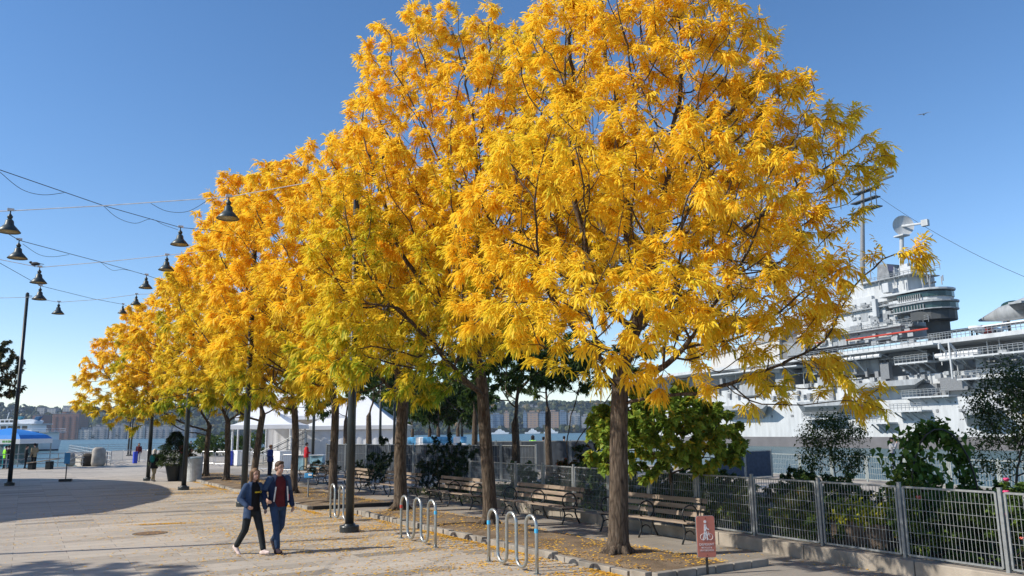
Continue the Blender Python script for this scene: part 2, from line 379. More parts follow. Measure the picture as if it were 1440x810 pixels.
# ------------------------------------------------------------------ ground materials
def paver_mat():
    t = NT('granite_paving'); p = t.pos()
    b = t.n('ShaderNodeTexBrick', offset=.5, i_Scale=1.0, i_Mortar_Size=.006, i_Mortar_Smooth=.2, i_Bias=0, i_Brick_Width=1.9, i_Row_Height=.46)
    b.inputs['Color1'].default_value = (0, 0, 0, 1); b.inputs['Color2'].default_value = (1, 1, 1, 1); b.inputs['Mortar'].default_value = (.5, .5, .5, 1); t.l(p, b.inputs['Vector'])
    base = t.ramp(b.outputs['Color'], [(0, (.25, .225, .19)), (.16, (.40, .356, .295)), (.5, (.45, .402, .335)), (.9, (.49, .437, .362)), (1, (.525, .472, .395))])
    n1 = t.noise(p, .35, 5); n2 = t.noise(p, 90, 3); n3 = t.noise(p, 3.2, 6, .7)
    c = t.mix(1, base, t.ramp(n1, [(.25, (.82, .82, .83)), (.75, (1.04, 1.03, 1.02))]), 'MULTIPLY')
    c = t.mix(1, c, t.ramp(n2, [(.3, (.8, .8, .8)), (.7, (1.12, 1.12, 1.12))]), 'MULTIPLY')
    c = t.mix(1, c, t.ramp(n3, [(.28, (.72, .70, .68)), (.46, (1, 1, 1))]), 'MULTIPLY')
    c = t.mix(b.outputs['Fac'], c, (.15, .13, .11))
    sp = t.n('ShaderNodeTexVoronoi', i_Scale=2.3); t.l(p, sp.inputs['Vector']); c = t.mix(t.ramp(sp.outputs['Distance'], [(.035, (.55, .55, .55)), (.06, (0, 0, 0))]), c, (.10, .09, .08))
    t.bsdf(c, t.ramp(n3, [(.3, (.6, .6, .6)), (.7, (.85, .85, .85))]), 0, n2, .25, .004, .35); return t.m
def soil_mat():
    t = NT('bed_soil'); p = t.pos(); n1 = t.noise(p, 1.3, 6, .65); n2 = t.noise(p, 60, 4)
    c = t.ramp(n1, [(.3, (.12, .085, .055)), (.5, (.20, .148, .098)), (.7, (.28, .215, .148))]); c = t.mix(1, c, t.ramp(n2, [(.3, (.6, .6, .6)), (.7, (1.2, 1.2, 1.2))]), 'MULTIPLY')
    t.bsdf(c, .95, 0, n2, .6, .02, .2); return t.m
def path_mat():
    t = NT('asphalt_path'); p = t.pos(); n1 = t.noise(p, .9, 6, .6); n2 = t.noise(p, 130, 2)
    c = t.ramp(n1, [(.3, (.23, .205, .175)), (.7, (.33, .30, .26))]); c = t.mix(1, c, t.ramp(n2, [(.3, (.75, .75, .75)), (.7, (1.15, 1.15, 1.15))]), 'MULTIPLY')
    b = t.n('ShaderNodeTexBrick', i_Scale=1, i_Mortar_Size=.006, i_Brick_Width=2.4, i_Row_Height=1.2); t.l(p, b.inputs['Vector']); c = t.mix(b.outputs['Fac'], c, (.10, .09, .08))
    t.bsdf(c, .9, 0, n2, .3, .004, .25); return t.m
def water_mat():
    t = NT('river_water'); p = t.pos(); a = t.noise(t.mapped(p, (1, 1.6, 1), (0, 0, .5)), .9, 5, .65); b = t.noise(t.mapped(p, (.25, .8, 1), (0, 0, .4)), .07, 4)
    c = t.ramp(b, [(.3, (.045, .10, .12)), (.7, (.07, .14, .155))])
    t.bsdf(c, .3, 0, a, .7, .6, .3); return t.m
PAV = paver_mat(); SOIL = soil_mat(); PATH = path_mat(); WAT = water_mat()
CONC = mat('weathered_concrete', (.30, .262, .215), .85, 0, .35, 2.2, .4); KERB = mat('kerb_granite', (.27, .245, .21), .85, 0, .35, 3, .4)
BLK = mat('black_iron', (.012, .014, .015), .45, 0, .3, 5, .1, .5); POLE = mat('lamp_post_paint', (.022, .028, .030), .38, .2, .25, 3, .05, .5)
GALV = mat('galvanised_steel', (.27, .285, .29), .5, .5, .22, 14, .1); WOOD = mat('weathered_bench_wood', (.30, .235, .18), .8, 0, .45, 7, .4, .25, (1, .12, 1))
WHITE = mat('white_paint', (.78, .79, .80), .5, 0, .05, 4, .05); DARKF = mat('dark_screen_cloth', (.035, .045, .06), .85, 0, .3, 2, .2)
WATZ = -1.3
# ------------------------------------------------------------------ water, pier, plaza
struct('river_water', MB().add([(-6000, -3000, WATZ), (6000, -3000, WATZ), (6000, 6000, WATZ), (-6000, 6000, WATZ)], [(0, 1, 2, 3)]), WAT)
struct('river_bed', MB().add([(-9000, -6000, -6), (9000, -6000, -6), (9000, 9000, -6), (-9000, 9000, -6)], [(0, 1, 2, 3)]), mat('river_silt', (.06, .06, .05), .9))
RF = lambda y: 30.2+.171*(y-15.7)            # line of the railing along the far pier edge
pier = [(-90, -60), (RF(-60)+.7, -60), (RF(62)+.7, 62), (44, 150), (6.2, 150), (6.2, 75.2), (-90, 70.5)]
m = MB(); m.prism([(x, y, -3) for x, y in pier], (0, 0, 3)); struct('plaza_pavement', m, PAV)
m = MB(); q = pier+[pier[0]]
for a, b in zip(q[:-1], q[1:]): m.span((a[0], a[1], -.16), (b[0], b[1], -.16), .22, .34)
struct('pier_edge_beam', m, CONC)
# path, beds, garden soil: thin sheets one above the other
FL = lambda y: 12.3+.05*(y-8)                # fence line
def sheet(name, pts, z, m): return struct(name, MB().add([(x, y, z) for x, y in pts], [tuple(range(len(pts)))]), m)
sheet('shaded_path', [(8.75, -20), (FL(-20)-.2, -20), (FL(28)-.2, 28), (12.9, 60), (7.9, 60), (7.9, 25.4), (8.75, 23)], .004, PATH)
def bed(name, x0, x1, y0, y1, seed):
    r = random.Random(seed); m = MB(); nx, ny = 8, int((y1-y0)/.5); vs = []
    for j in range(ny+1):
        for i in range(nx+1):
            u = i/nx; e = min(u, 1-u)*2; ee = min(1, e*2.2)*min(1, min(j, ny-j)/2)
            vs.append((x0+(x1-x0)*u+(r.uniform(-.06, .06) if i == nx else 0), y0+(y1-y0)*j/ny, .015+.075*ee+r.uniform(0, .02)*ee))
    m.add(vs, [(j*(nx+1)+i, j*(nx+1)+i+1, (j+1)*(nx+1)+i+1, (j+1)*(nx+1)+i) for j in range(ny) for i in range(nx)])
    return struct(name, m, SOIL, smooth=True)
bed('planting_bed', 8.72, 10.75, 10.3, 23.4, 1); bed('planting_bed', 7.98, 10.7, 25.5, 53, 2)
r = random.Random(5); m = MB()
def kerb_run(x, y0, y1, st):
    y = y0
    while y < y1:
        L = st*r.uniform(.82, 1.15); h = .115+r.uniform(-.03, .02); m.box((x+r.uniform(-.018, .018), y+L/2, h/2-.02), (.15, L-r.uniform(.012, .05), h+.04), r.uniform(-.035, .035)); y += L
kerb_run(8.6, 10.2, 14.2, .42); kerb_run(8.6, 14.2, 23.3, .33); kerb_run(7.86, 25.5, 53, .62)
for i in range(6): m.box((8.85+i*.42, 10.13, .05), (.40, .14, .14), r.uniform(-.03, .03))
struct('kerb', m, KERB, bevel=.012)
m = MB(); m.span((7.9, 25.35, .05), (10.6, 25.1, .05), .12, .13); struct('kerb', m, mat('dark_timber', (.03, .027, .024), .8), bevel=.01)
m = MB()
for a in np.arange(-14, 29.9, 2.2): m.hexa([(FL(a)-.2, a+.008, -.02), (FL(a)+.16, a+.008, -.02), (FL(a+2.19)+.16, a+2.19, -.02), (FL(a+2.19)-.2, a+2.19, -.02), (FL(a)-.2, a+.008, .25), (FL(a)+.16, a+.008, .25), (FL(a+2.19)+.16, a+2.19, .25), (FL(a+2.19)-.2, a+2.19, .25)])
tag(m.build('low_wall', CONC, bevel=.015), 'low weathered concrete wall under the near mesh fence, behind the benches', 'wall')
sheet('garden_soil', [(FL(-14)+.2, -14), (23, -14), (23, 31), (FL(31)+.2, 31)], .06, mat('garden_earth', (.045, .034, .024), .95, 0, .4, 3, .6))
# ------------------------------------------------------------------ fallen leaves
def litter(name, n, fn, size, seed):
    g = np.random.default_rng(seed); p = fn(g, n); n = len(p); a = g.random(n)*6.283; s = size*g.uniform(.5, 1.3, n); w = s*g.uniform(.35, .7, n)
    d = np.stack([np.cos(a), np.sin(a), g.uniform(-.25, .25, n)], 1); e = np.stack([-np.sin(a), np.cos(a), g.uniform(-.3, .3, n)], 1)
    V = np.stack([p-d*s[:, None]/2, p+e*w[:, None]/2, p+d*s[:, None]/2, p-e*w[:, None]/2], 1).reshape(-1, 3); V[:, 2] = np.maximum(V[:, 2], p[:, 2].repeat(4)-.001)
    o = arr_mesh(name, V, np.arange(n*4).reshape(-1, 4), leafmat('fallen_leaf', [(0, (.42, .20, .03)), (.4, (.78, .42, .03)), (1, (.88, .56, .07))], .1), None, g.random(n)); return o
def onbed(g, n):
    x = g.uniform(8.72, 10.9, n); y = g.uniform(10.4, 52, n); keep = clumpnoise(np.stack([x, y, y*0], 1), 1.7, 3) > g.normal(-.25, .3, n); z = np.where((x < 10.6), .095, .02)
    return np.stack([x, y, z+.01*g.random(n)], 1)[keep & ~((y > 23.2) & (y < 25.5))]
tag(litter('fallen_leaves', 22000, onbed, .06, 1), 'yellow fallen leaves scattered over the soil of the tree bed', 'fallen leaves', kind='stuff')
def onplaza(g, n):
    x = 8.5-np.abs(g.exponential(3.0, n)); y = 7+33*g.random(n)**1.5; keep = (clumpnoise(np.stack([x*1.0, y*1.6, y*0], 1), .9, 9) > g.normal(.12, .32, n)) & (x > -9) | (g.random(n) < .14)
    return np.stack([x, y, .006+.006*g.random(n)], 1)[keep]
tag(litter('fallen_leaves', 60000, onplaza, .06, 2), 'thin scatter of yellow leaflets blown across the sunlit paving', 'fallen leaves', kind='stuff')
def kerbline(g, n):
    y = g.uniform(10, 50, n); x = np.where(y < 24, 8.5, 7.76)-np.abs(g.normal(0, .12, n)); keep = np.sin(y*1.9)+np.sin(y*.8+1) > g.normal(-.1, .5, n); return np.stack([x, y, .006+.012*g.random(n)], 1)[keep]
tag(litter('fallen_leaves', 17000, kerbline, .055, 3), 'drift of bright yellow leaves swept up along the kerb', 'fallen leaves', kind='stuff')
def onpath(g, n):
    x = g.uniform(10.7, 12.2, n); y = g.uniform(7, 36, n); keep = clumpnoise(np.stack([x*2, y, y*0], 1), 1.2, 4) > g.normal(.5, .4, n); return np.stack([x, y, .01+.006*g.random(n)], 1)[keep]
tag(litter('fallen_leaves', 7000, onpath, .05, 4), 'sparse yellow leaves lying on the shaded path before the benches', 'fallen leaves', kind='stuff')
def patch(g, n):
    c = G(228, 737); x = g.normal(0, .42, n); y = g.normal(0, .10, n); return np.stack([c.x+x, c.y-.28*x+y, .006+.01*g.random(n)], 1)
tag(litter('fallen_leaves', 900, patch, .05, 5), 'small dense streak of yellow leaves on the paving beside the manhole', 'fallen leaves', kind='stuff')
c = G(211, 750); mh = thing('manhole_cover', 'round rusty brown manhole cover set in the paving', 'manhole cover', (c.x, c.y, 0))
MB().lathe([(.40, .001), (.40, .007), (.34, .007)], n=32).build('rim', mat('worn_iron', (.14, .12, .10), .6, .3), mh); MB().lathe([(.335, .002), (.335, .009), (.3, .010), (.05, .010)], n=32).build('lid', mat('rusty_iron', (.20, .12, .06), .8, 0, .5, 9, .5), mh)
# ------------------------------------------------------------------ mesh fences
def mesh_panel(a, b, z0, z1, vs, hs, t, m2=None):
    m = MB(); a = Vector(a); b = Vector(b); d = b-a; L = d.length; n = max(2, int(L/vs))
    for i in range(1, n): p = a+d*(i/n); m.span((p.x, p.y, z0), (p.x, p.y, z1), t, t)
    k = max(2, int((z1-z0)/hs))
    for j in range(1, k): z = z0+(z1-z0)*j/k; m.span((a.x, a.y, z), (b.x, b.y, z), t*.9, t*.9)
    return m
def fence(name, label, pts, z0, z1, vs, hs, t, rail, mt, screen=None, cat='fence', postr=.025, up=0):
    th = thing(name, label, cat, (pts[0][0], pts[0][1], 0))
    for i, (a, b) in enumerate(zip(pts[:-1], pts[1:])):
        a = Vector((a[0], a[1], 0)); b = Vector((b[0], b[1], 0)); d = (b-a).normalized(); g = d*(postr+.045); A = a+g; B = b-g
        m = mesh_panel(A, B, z0, z1, vs, hs, t)
        for z in (z0, z1): m.span((A.x, A.y, z), (B.x, B.y, z), rail, rail)
        for p in (A, B): m.span((p.x, p.y, z0), (p.x, p.y, z1), rail, rail)
        m.build('mesh_panel', mt, th, world=True)
        if screen is not None:
            o = Vector((d.y, -d.x, 0))*.03; s = MB(); k = 14; vv = []
            for j in range(k+1):
                q = A+(B-A)*(j/k)+o*(1+.4*math.sin(j*2.1+i)); vv += [(q.x, q.y, z0+.02), (q.x, q.y, z1-.02)]
            s.add(vv, [(2*j, 2*j+2, 2*j+3, 2*j+1) for j in range(k)]); s.build('screen', screen, th, world=True, smooth=True)
    for p in pts:
        m = MB(); m.box((p[0], p[1], (z1+.06+up)/2), (postr*2, postr*2, z1+.06-up)); m.box((p[0], p[1], z1+.068), (postr*2.3, postr*2.3, .014)); m.build('post', mt, th, world=True)
    return th
ys = [-1.6+1.645*i for i in range(17)]
fence('mesh_fence', 'galvanised mesh fence standing on the low wall behind the benches', [(FL(y), y) for y in ys], .30, 1.36, .062, .155, .0065, .03, GALV, up=.25)
ry = [2+2.05*i for i in range(25)]
fence('mesh_fence', 'distant grey mesh railing along the water edge in front of the warship', [(RF(y), y) for y in ry], .10, 1.06, .12, .24, .014, .045, mat('grey_green_steel', (.34, .38, .38), .5, .4))
mf = [Vector((20, 31.2, 0)).lerp(Vector((16.7, 51, 0)), i/8) for i in range(9)]
fence('screened_fence', 'dark cloth-covered fence behind the shrubs and benches, below the white tents', [(p.x, p.y) for p in mf], .08, 1.68, .2, .4, .008, .04, GALV, DARKF)
a = P(664, 640, 49); b = P(838, 640, 47); sf = [a.lerp(b, i/5) for i in range(6)]
fence('screened_fence', 'blue-black screened fence by the river, workers in green vests above it', [(p.x, p.y) for p in sf], .1, 1.75, .2, .4, .01, .05, GALV, DARKF)
a = P(1008, 650, 38); b = P(1085, 650, 40); fence('screened_fence', 'short dark blue screened panel between the green tree and the grey railing', [(a.x, a.y), ((a.x+b.x)/2, (a.y+b.y)/2), (b.x, b.y)], .05, 1.25, .2, .4, .01, .05, GALV, mat('navy_screen', (.03, .05, .09), .8))
# left-hand pier railing
RAILM = mat('dock_rail_steel', (.38, .40, .41), .5, .5)
th = thing('pier_railing', 'low grey pipe railing along the pier edge before the ferry', 'railing', (-8, 70, 0)); pa = Vector((-8, 74.2, 0)); pb = Vector((6, 74.9, 0))
for z in (.35, .7, 1.1): MB().tube([pa+Vector((0, 0, z)), pb+Vector((0, 0, z))], .035, 6).build('rail', RAILM, th, world=True)
for i in range(9):
    p = pa.lerp(pb, i/8); m = MB(); m.tube([p, p+Vector((0, 0, 1.12))], .04, 6)
    if i % 2: m.tube([p+Vector((0, 0, 1.05)), p+Vector((-.9, -.02, .55))], .03, 5)
    m.build('post', RAILM, th, world=True)
th = thing('pier_railing', 'long low railing on the far pier end, seen under the yellow leaves', 'railing', (6.3, 75, 0)); pts = [Vector((6.4, 76, 0)), Vector((6.4, 149, 0)), Vector((40, 149, 0))]
for z in (.4, .75, 1.1): MB().tube([p+Vector((0, 0, z)) for p in pts], .035, 6).build('rail', RAILM, th, world=True)
for a_, b_, n_ in ((pts[0], pts[1], 22), (pts[1], pts[2], 12)):
    for i in range(n_): p = a_.lerp(b_, i/n_); MB().tube([p, p+Vector((0, 0, 1.1))], .04, 5).build('post', RAILM, th, world=True)
# ------------------------------------------------------------------ far shore
def ridge(name, p0, p1, base_d, hfun, depth, m, seed):
    n = 160; a = Vector(p0); b = Vector(p1); nrm = Vector((-(b-a).y, (b-a).x, 0)).normalized()
    if nrm.dot(FF) < 0: nrm = -nrm
    vs = []; prof = [(0, WATZ-1), (.02, .1), (.1, .16), (.3, .55), (.5, .9), (.65, 1), (1, .9)]
    for i in range(n+1):
        p = a.lerp(b, i/n); h = hfun(i/n)
        for t, k in prof: vs.append((p.x+nrm.x*depth*t, p.y+nrm.y*depth*t, WATZ+1.6 if k == .1 else (k if t == 0 else h*k)))
    w = len(prof); m_ = MB(); m_.add(vs, [(i*w+j, (i+1)*w+j, (i+1)*w+j+1, i*w+j+1) for i in range(n) for j in range(w-1)]); return struct(name, m_, m, smooth=True)
# ------------------------------------------------------------------ people
def remeshed(name, mb, voxel, m, parent, smooth_it=4):
    me = bpy.data.meshes.new(name+'_raw'); me.from_pydata(mb.v, [], mb.f)
    bm = bmesh.new(); bm.from_mesh(me); bmesh.ops.recalc_face_normals(bm, faces=bm.faces); bm.to_mesh(me); bm.free()
    o = bpy.data.objects.new(name+'_raw', me); COL.objects.link(o)
    q = o.modifiers.new('r', 'REMESH'); q.mode = 'VOXEL'; q.voxel_size = voxel; q.use_smooth_shade = True
    if smooth_it: w = o.modifiers.new('s', 'SMOOTH'); w.factor = .5; w.iterations = smooth_it
    dg = bpy.context.evaluated_depsgraph_get(); m2 = bpy.data.meshes.new_from_object(o.evaluated_get(dg)); m2.name = name
    bpy.data.objects.remove(o); bpy.data.meshes.remove(me)
    m2.materials.clear()
    for k in (m if isinstance(m, (list, tuple)) else [m]): m2.materials.append(k)
    return link(name, m2, parent)
SKIN = mat('skin', (.50, .29, .21), .5, 0, .06, 8, .02, .35)
def cloth(name, c, var=.25): return mat('cloth_'+name, c, .85, 0, var, 9, .35, .2)
def hairm(name, c): return mat('hair_'+name, c, .6, 0, .35, 18, .5, .3, (1, 1, .25))
def hand(m, wrist, direction, side, curl, f=1.0, thumb=None):
    """palm, four unequal bent fingers and a thumb"""
    d = Vector(direction).normalized(); s = Vector(side); s = (s-d*s.dot(d)).normalized(); c = Vector(curl); c = (c-d*c.dot(d)-s*c.dot(s)).normalized()
    w = Vector(wrist); p1 = w+d*.085*f
    for k in (-1.2, -.4, .4, 1.2): m.capsule(w+s*.012*k*f, p1+s*.0185*k*f, .016*f, .0135*f, 8)
    for k, L in ((-1.5, .072), (-.5, .082), (.5, .077), (1.5, .060)):
        a = p1+s*.0185*k*f; b = a+(d*.86+c*.5)*L*.45*f; e = b+(d*.35+c*.9)*L*.35*f; g = e+(d*-.15+c*.95)*L*.25*f
        m.capsule(a, b, .0105*f, .0098*f, 8); m.capsule(b, e, .0098*f, .009*f, 8); m.capsule(e, g, .009*f, .008*f, 8)
    t = Vector(thumb) if thumb is not None else s*-1
    a = w+d*.03*f+t*.022*f; b = a+(t*.65+d*.75+c*.2)*.042*f; e = b+(d*.9+c*.45+t*.1)*.034*f
    m.capsule(a, b, .0135*f, .0115*f, 8); m.capsule(b, e, .0115*f, .0095*f, 8)
BASE = dict(pel=(0, 0, .95), che=(0, 0, 1.27), nek=(0, -.005, 1.50), hed=(0, .025, 1.635),
    hipL=(-.095, 0, .92), hipR=(.095, 0, .92), kneL=(-.10, .01, .50), kneR=(.10, .01, .50), ankL=(-.10, -.02, .085), ankR=(.10, -.02, .085),
    shoL=(-.185, -.01, 1.42), shoR=(.185, -.01, 1.42), elbL=(-.235, -.05, 1.13), elbR=(.235, -.05, 1.13), wriL=(-.235, .06, .89), wriR=(.235, .06, .89))
# L is the side at -x, R the side at +x; +y is forward
def person(label, loc, face, H=1.75, pose=None, skin=SKIN, top=None, trousers=None, shoes=None, hair=None, hairm_=None, vox=.018, coat=None, long=False, hat=None, bag=None,
           fine=False, shirt=None, female=False, toe=None, hs=None, headyaw=0, group=None, legw=1.0, skirt=0):
    J = {k: Vector(v) for k, v in BASE.items()}
    if pose:
        for k, v in pose.items(): J[k] = Vector(v)
    s = H/1.75; J = {k: v*s for k, v in J.items()}; root = thing('person', label, 'person', loc, face, group)
    T = Matrix.Rotation(headyaw, 3, 'Z'); h = J['hed']; hd = lambda x, y, z: h+T @ Vector((x*s, y*s, z*s))
    toe = toe or {}; sw = .90 if female else 1.0
    def footdir(k): v = Vector(toe.get(k, (0, 1, 0))); return v.normalized()
    # body: one continuous surface from crown to sole
    b = MB(); b.ell(hd(0, -.008, .03), (.074*s, .094*s, .094*s), 20, 14, rot=T); b.ell(hd(0, .022, -.045), (.055*s, .066*s, .072*s), 18, 12, rot=T)
    b.capsule(hd(0, .045, -.09), hd(0, .06, -.092), .026*s, .022*s, 10)
    b.capsule(hd(0, .088, .012), hd(0, .107, -.022), .0085*s, .014*s, 8)                           # nose
    for q in (-1, 1): b.ell(hd(q*.078, -.008, -.008), (.012*s, .022*s, .033*s), 8, 6, rot=T); b.ell(hd(q*.03, .076, .028), (.022*s, .012*s, .009*s), 8, 6, rot=T)
    b.ell(hd(0, .086, -.055), (.022*s, .009*s, .007*s), 8, 6, rot=T)
    b.capsule(J['nek']-Vector((0, .01*s, .07*s)), h+Vector((0, -.012*s, -.05*s)), .056*s*sw, .05*s*sw, 12)
    tor = [(J['pel']+Vector((0, 0, -.10*s)), .13, .09), (J['pel'], .155, .105), (J['pel'].lerp(J['che'], .5), .128*sw, .095), (J['che'], .15*sw, .108), (J['che']+Vector((0, 0, .12*s)), .155*sw, .095), (J['nek']+Vector((0, -.01*s, -.05*s)), .10*sw, .065)]
    b.loft([(c, rx*s, ry*s, 0) for c, rx, ry in tor], 20)
    hands = hs or {}
    for k in 'LR':
        q = -1 if k == 'L' else 1
        b.capsule(J['sho'+k], J['elb'+k], .048*s*sw, .040*s*sw, 10); b.capsule(J['elb'+k], J['wri'+k], .039*s*sw, .026*s*sw, 10)
        d = (J['wri'+k]-J['elb'+k]).normalized(); o = hands.get(k, {})
        if fine: hand(b, J['wri'+k], o.get('dir', d), o.get('side', (0, 1, 0)), o.get('curl', (-q, 0, 0)), s*sw, o.get('thumb', None))
        else: b.capsule(J['wri'+k], J['wri'+k]+d*.12*s, .03*s, .022*s, 8)
        b.capsule(J['hip'+k], J['kne'+k], .082*s, .056*s, 12); b.capsule(J['kne'+k], J['ank'+k], .052*s, .034*s, 10)
        f = footdir(k); a = J['ank'+k]; b.capsule(a-f*.03*s+Vector((0, 0, -.045*s)), a+f*.12*s+Vector((0, 0, -.05*s)), .034*s, .028*s, 8); b.capsule(a, a+Vector((0, 0, -.04*s)), .036*s, .034*s, 8)
    remeshed('body', b, .0085 if fine else vox, skin, root, 3)
    # trousers
    if trousers:
        t = MB(); bt = .16 if not skirt else .16
        for k in 'LR':
            end = J['kne'+k].lerp(J['ank'+k], .92 if not skirt else .05)
            t.capsule(J['hip'+k]+Vector((0, 0, .02*s)), J['kne'+k], .098*s*legw, .074*s*legw, 14); t.capsule(J['kne'+k], end, .073*s*legw, .060*s*legw, 14)
        t.loft([(J['pel']+Vector((0, 0, z*s)), rx*s, ry*s, 0) for z, rx, ry in ((-.13, .11, .09), (-.06, .165, .118), (.02, .162, .115), (.12, .138, .108))], 20)
        remeshed('trousers', t, .013 if fine else vox, trousers, root, 5)
    def shellarm(t, k, r0, r1, r2, cut=.93):
        a, e, w = J['sho'+k], J['elb'+k], J['wri'+k]; t.capsule(a+Vector((0, 0, -.01*s)), e, r0*s, r1*s, 14); t.capsule(e, e.lerp(w, cut), r1*s, r2*s, 14)
    if top:
        t = MB(); low = -.16 if not coat else -.06
        t.loft([(J['pel'].lerp(J['che'], u)+Vector((0, 0, z*s)), rx*s*sw, ry*s, 0) for u, z, rx, ry in ((0, low, .178, .13), (0, .02, .17, .128), (.5, 0, .158, .122), (1, 0, .175, .13), (1, .10, .178, .118), (1, .17, .12, .09), (1, .205, .075, .07))], 22)
        for k in 'LR': shellarm(t, k, .066 if not coat else .058, .055, .043)
        remeshed('top', t, .013 if fine else vox, top, root, 4)
    if coat:                                   # open jacket: back, sides and sleeves
        t = MB(); cl, gap, mcoat, flare = coat['low'], coat['gap'], coat['m'], coat.get('flare', 1)
        rings = [(J['pel']+Vector((0, 0, cl*s)), .205*flare, .155*flare), (J['pel']+Vector((0, 0, .05*s)), .20, .15), (J['pel'].lerp(J['che'], .55), .19, .148), (J['che'], .198, .152), (J['che']+Vector((0, 0, .11*s)), .19, .135), (J['che']+Vector((0, 0, .185*s)), .125, .10), (J['che']+Vector((0, -.01*s, .235*s)), .088, .08)]
        n = 26; th = .022*s; off = coat.get('turn', 0); vs = []; k = len(rings)
        for c, rx, ry in rings:
            for i in range(n+1):
                a = math.pi/2+gap+off+(2*math.pi-2*gap)*i/n
                for e in (0, -th): vs.append(c+Vector(((rx*s*sw+e)*math.cos(a), (ry*s+e)*math.sin(a), .012*s*math.sin(a*5)*(c.z < J['pel'].z))))
        w = 2*(n+1); fs = []
        for i in range(k-1):
            for j in range(n):
                a = i*w+2*j; fs += [(a, a+2, a+w+2, a+w), (a+1, a+w+1, a+w+3, a+3)]
            fs += [(i*w, i*w+w, i*w+w+1, i*w+1), (i*w+2*n, i*w+2*n+1, i*w+w+2*n+1, i*w+w+2*n)]
        for j in range(n): fs += [(2*j, 2*j+1, 2*j+3, 2*j+2), ((k-1)*w+2*j, (k-1)*w+2*j+2, (k-1)*w+2*j+3, (k-1)*w+2*j+1)]
        t.add(vs, fs)
        for q in 'LR': shellarm(t, q, .077, .066, .05, coat.get('cut', .95)); t.capsule(J['sho'+q]*.96+Vector((0, 0, .0*s)), J['sho'+q].lerp(J['nek'], .45)+Vector((0, 0, -.03*s)), .068*s, .05*s)
        remeshed('jacket', t, .012, mcoat, root, 4)
    if shoes:
        t = MB()
        for k in 'LR':
            f = footdir(k); a = J['ank'+k]; up = Vector((0, 0, 1))
            t.capsule(a-f*.055*s-up*.045*s, a+f*.135*s-up*.055*s, .044*s, .034*s, 12); t.capsule(a-f*.01*s-up*.005*s, a+f*.06*s-up*.035*s, .046*s, .04*s, 12); t.capsule(a+f*.10*s-up*.06*s, a+f*.165*s-up*.058*s, .038*s, .028*s, 10)
        remeshed('shoes', t, .010 if fine else vox, shoes, root, 3)
    if hair:
        t = MB(); t.ell(hd(0, -.022, .052), (.086*s, .098*s, .088*s), 20, 14, rot=T); 
        if hair == 'short': t.ell(hd(0, -.055, -.005), (.078*s, .055*s, .075*s), 16, 10, rot=T); t.ell(hd(0, .045, .105), (.062*s, .04*s, .03*s), 14, 8, rot=T)
        else:
            for x, y in ((-.075, -.01), (.075, -.01), (-.06, -.06), (.06, -.06), (0, -.085)): t.capsule(hd(x, y, .05), hd(x*1.12, y-.005, -.14 if long is False else -.20), .04*s, .022*s, 10)
        remeshed('hair', t, .011 if fine else vox, hairm_, root, 2)
    if fine:
        ink = mat('eye_dark', (.02, .014, .012), .3); t = MB()
        for q in (-1, 1): t.ell(hd(q*.031, .0855, .016), (.011*s, .006*s, .006*s), 10, 6, rot=T)
        t.build('eyes', ink, root, smooth=True); t = MB()
        for q in (-1, 1): t.capsule(hd(q*.017, .089, .036), hd(q*.048, .081, .036), .005*s, .004*s, 8)
        t.build('eyebrows', hairm_, root, smooth=True); t = MB(); t.ell(hd(0, .093, -.056), (.02*s, .006*s, .006*s), 12, 6, rot=T); t.build('lips', mat('lips', (.42, .16, .13), .5), root, smooth=True)
    if hat:
        t = MB(); t.ell(hd(0, -.005, .06), (.092*s, .108*s, .075*s), 16, 10, rot=T)
        if hat[0] == 'cap': t.ell(hd(0, .10, .055), (.07*s, .075*s, .012*s), 14, 6, rot=T)
        else: t.lathe([(.17*s, 0), (.17*s, .012*s), (.05*s, .03*s)], hd(0, -.005, .05), 18)
        t.build('hat', hat[1], root, smooth=True)
    if bag:
        t = MB(); c = J['che']+Vector((0, -.19*s, -.02*s)); t.ell(c, (.15*s, .09*s, .22*s), 14, 10); t.build('backpack', bag, root, smooth=True)
    return root
def facing(v): return math.atan2(-v.x, v.y)
TC = -FF                                        # towards the camera
def dirof(a): return RR*math.sin(R(a))+TC*math.cos(R(a))      # a degrees to the right of straight at the viewer
DENIM = cloth('denim', (.028, .052, .105)); NAVY = cloth('navy', (.018, .026, .06)); CHAR = cloth('charcoal', (.022, .026, .028)); BLACK = cloth('black', (.010, .010, .012))
MAROON = cloth('maroon', (.10, .014, .018)); DBLUE = cloth('denim_jacket', (.04, .068, .13)); PINK = cloth('pale_trainers', (.66, .53, .49), .1); KHAKI = cloth('khaki', (.30, .24, .15)); TEAL = cloth('teal', (.02, .16, .15))
HIVIS = cloth('hi_vis', (.30, .80, .05), .1); REDC = cloth('red', (.42, .02, .03)); BLUEC = cloth('blue', (.03, .05, .20)); GREYC = cloth('grey', (.33, .33, .35)); WHITEC = cloth('white', (.65, .63, .60)); ORC = cloth('orange', (.6, .25, .12))
BRN = hairm('brown', (.075, .042, .022)); FAIR = hairm('fair_brown', (.20, .115, .06)); WHH = hairm('white', (.62, .56, .48)); BLH = hairm('black', (.012, .010, .010))
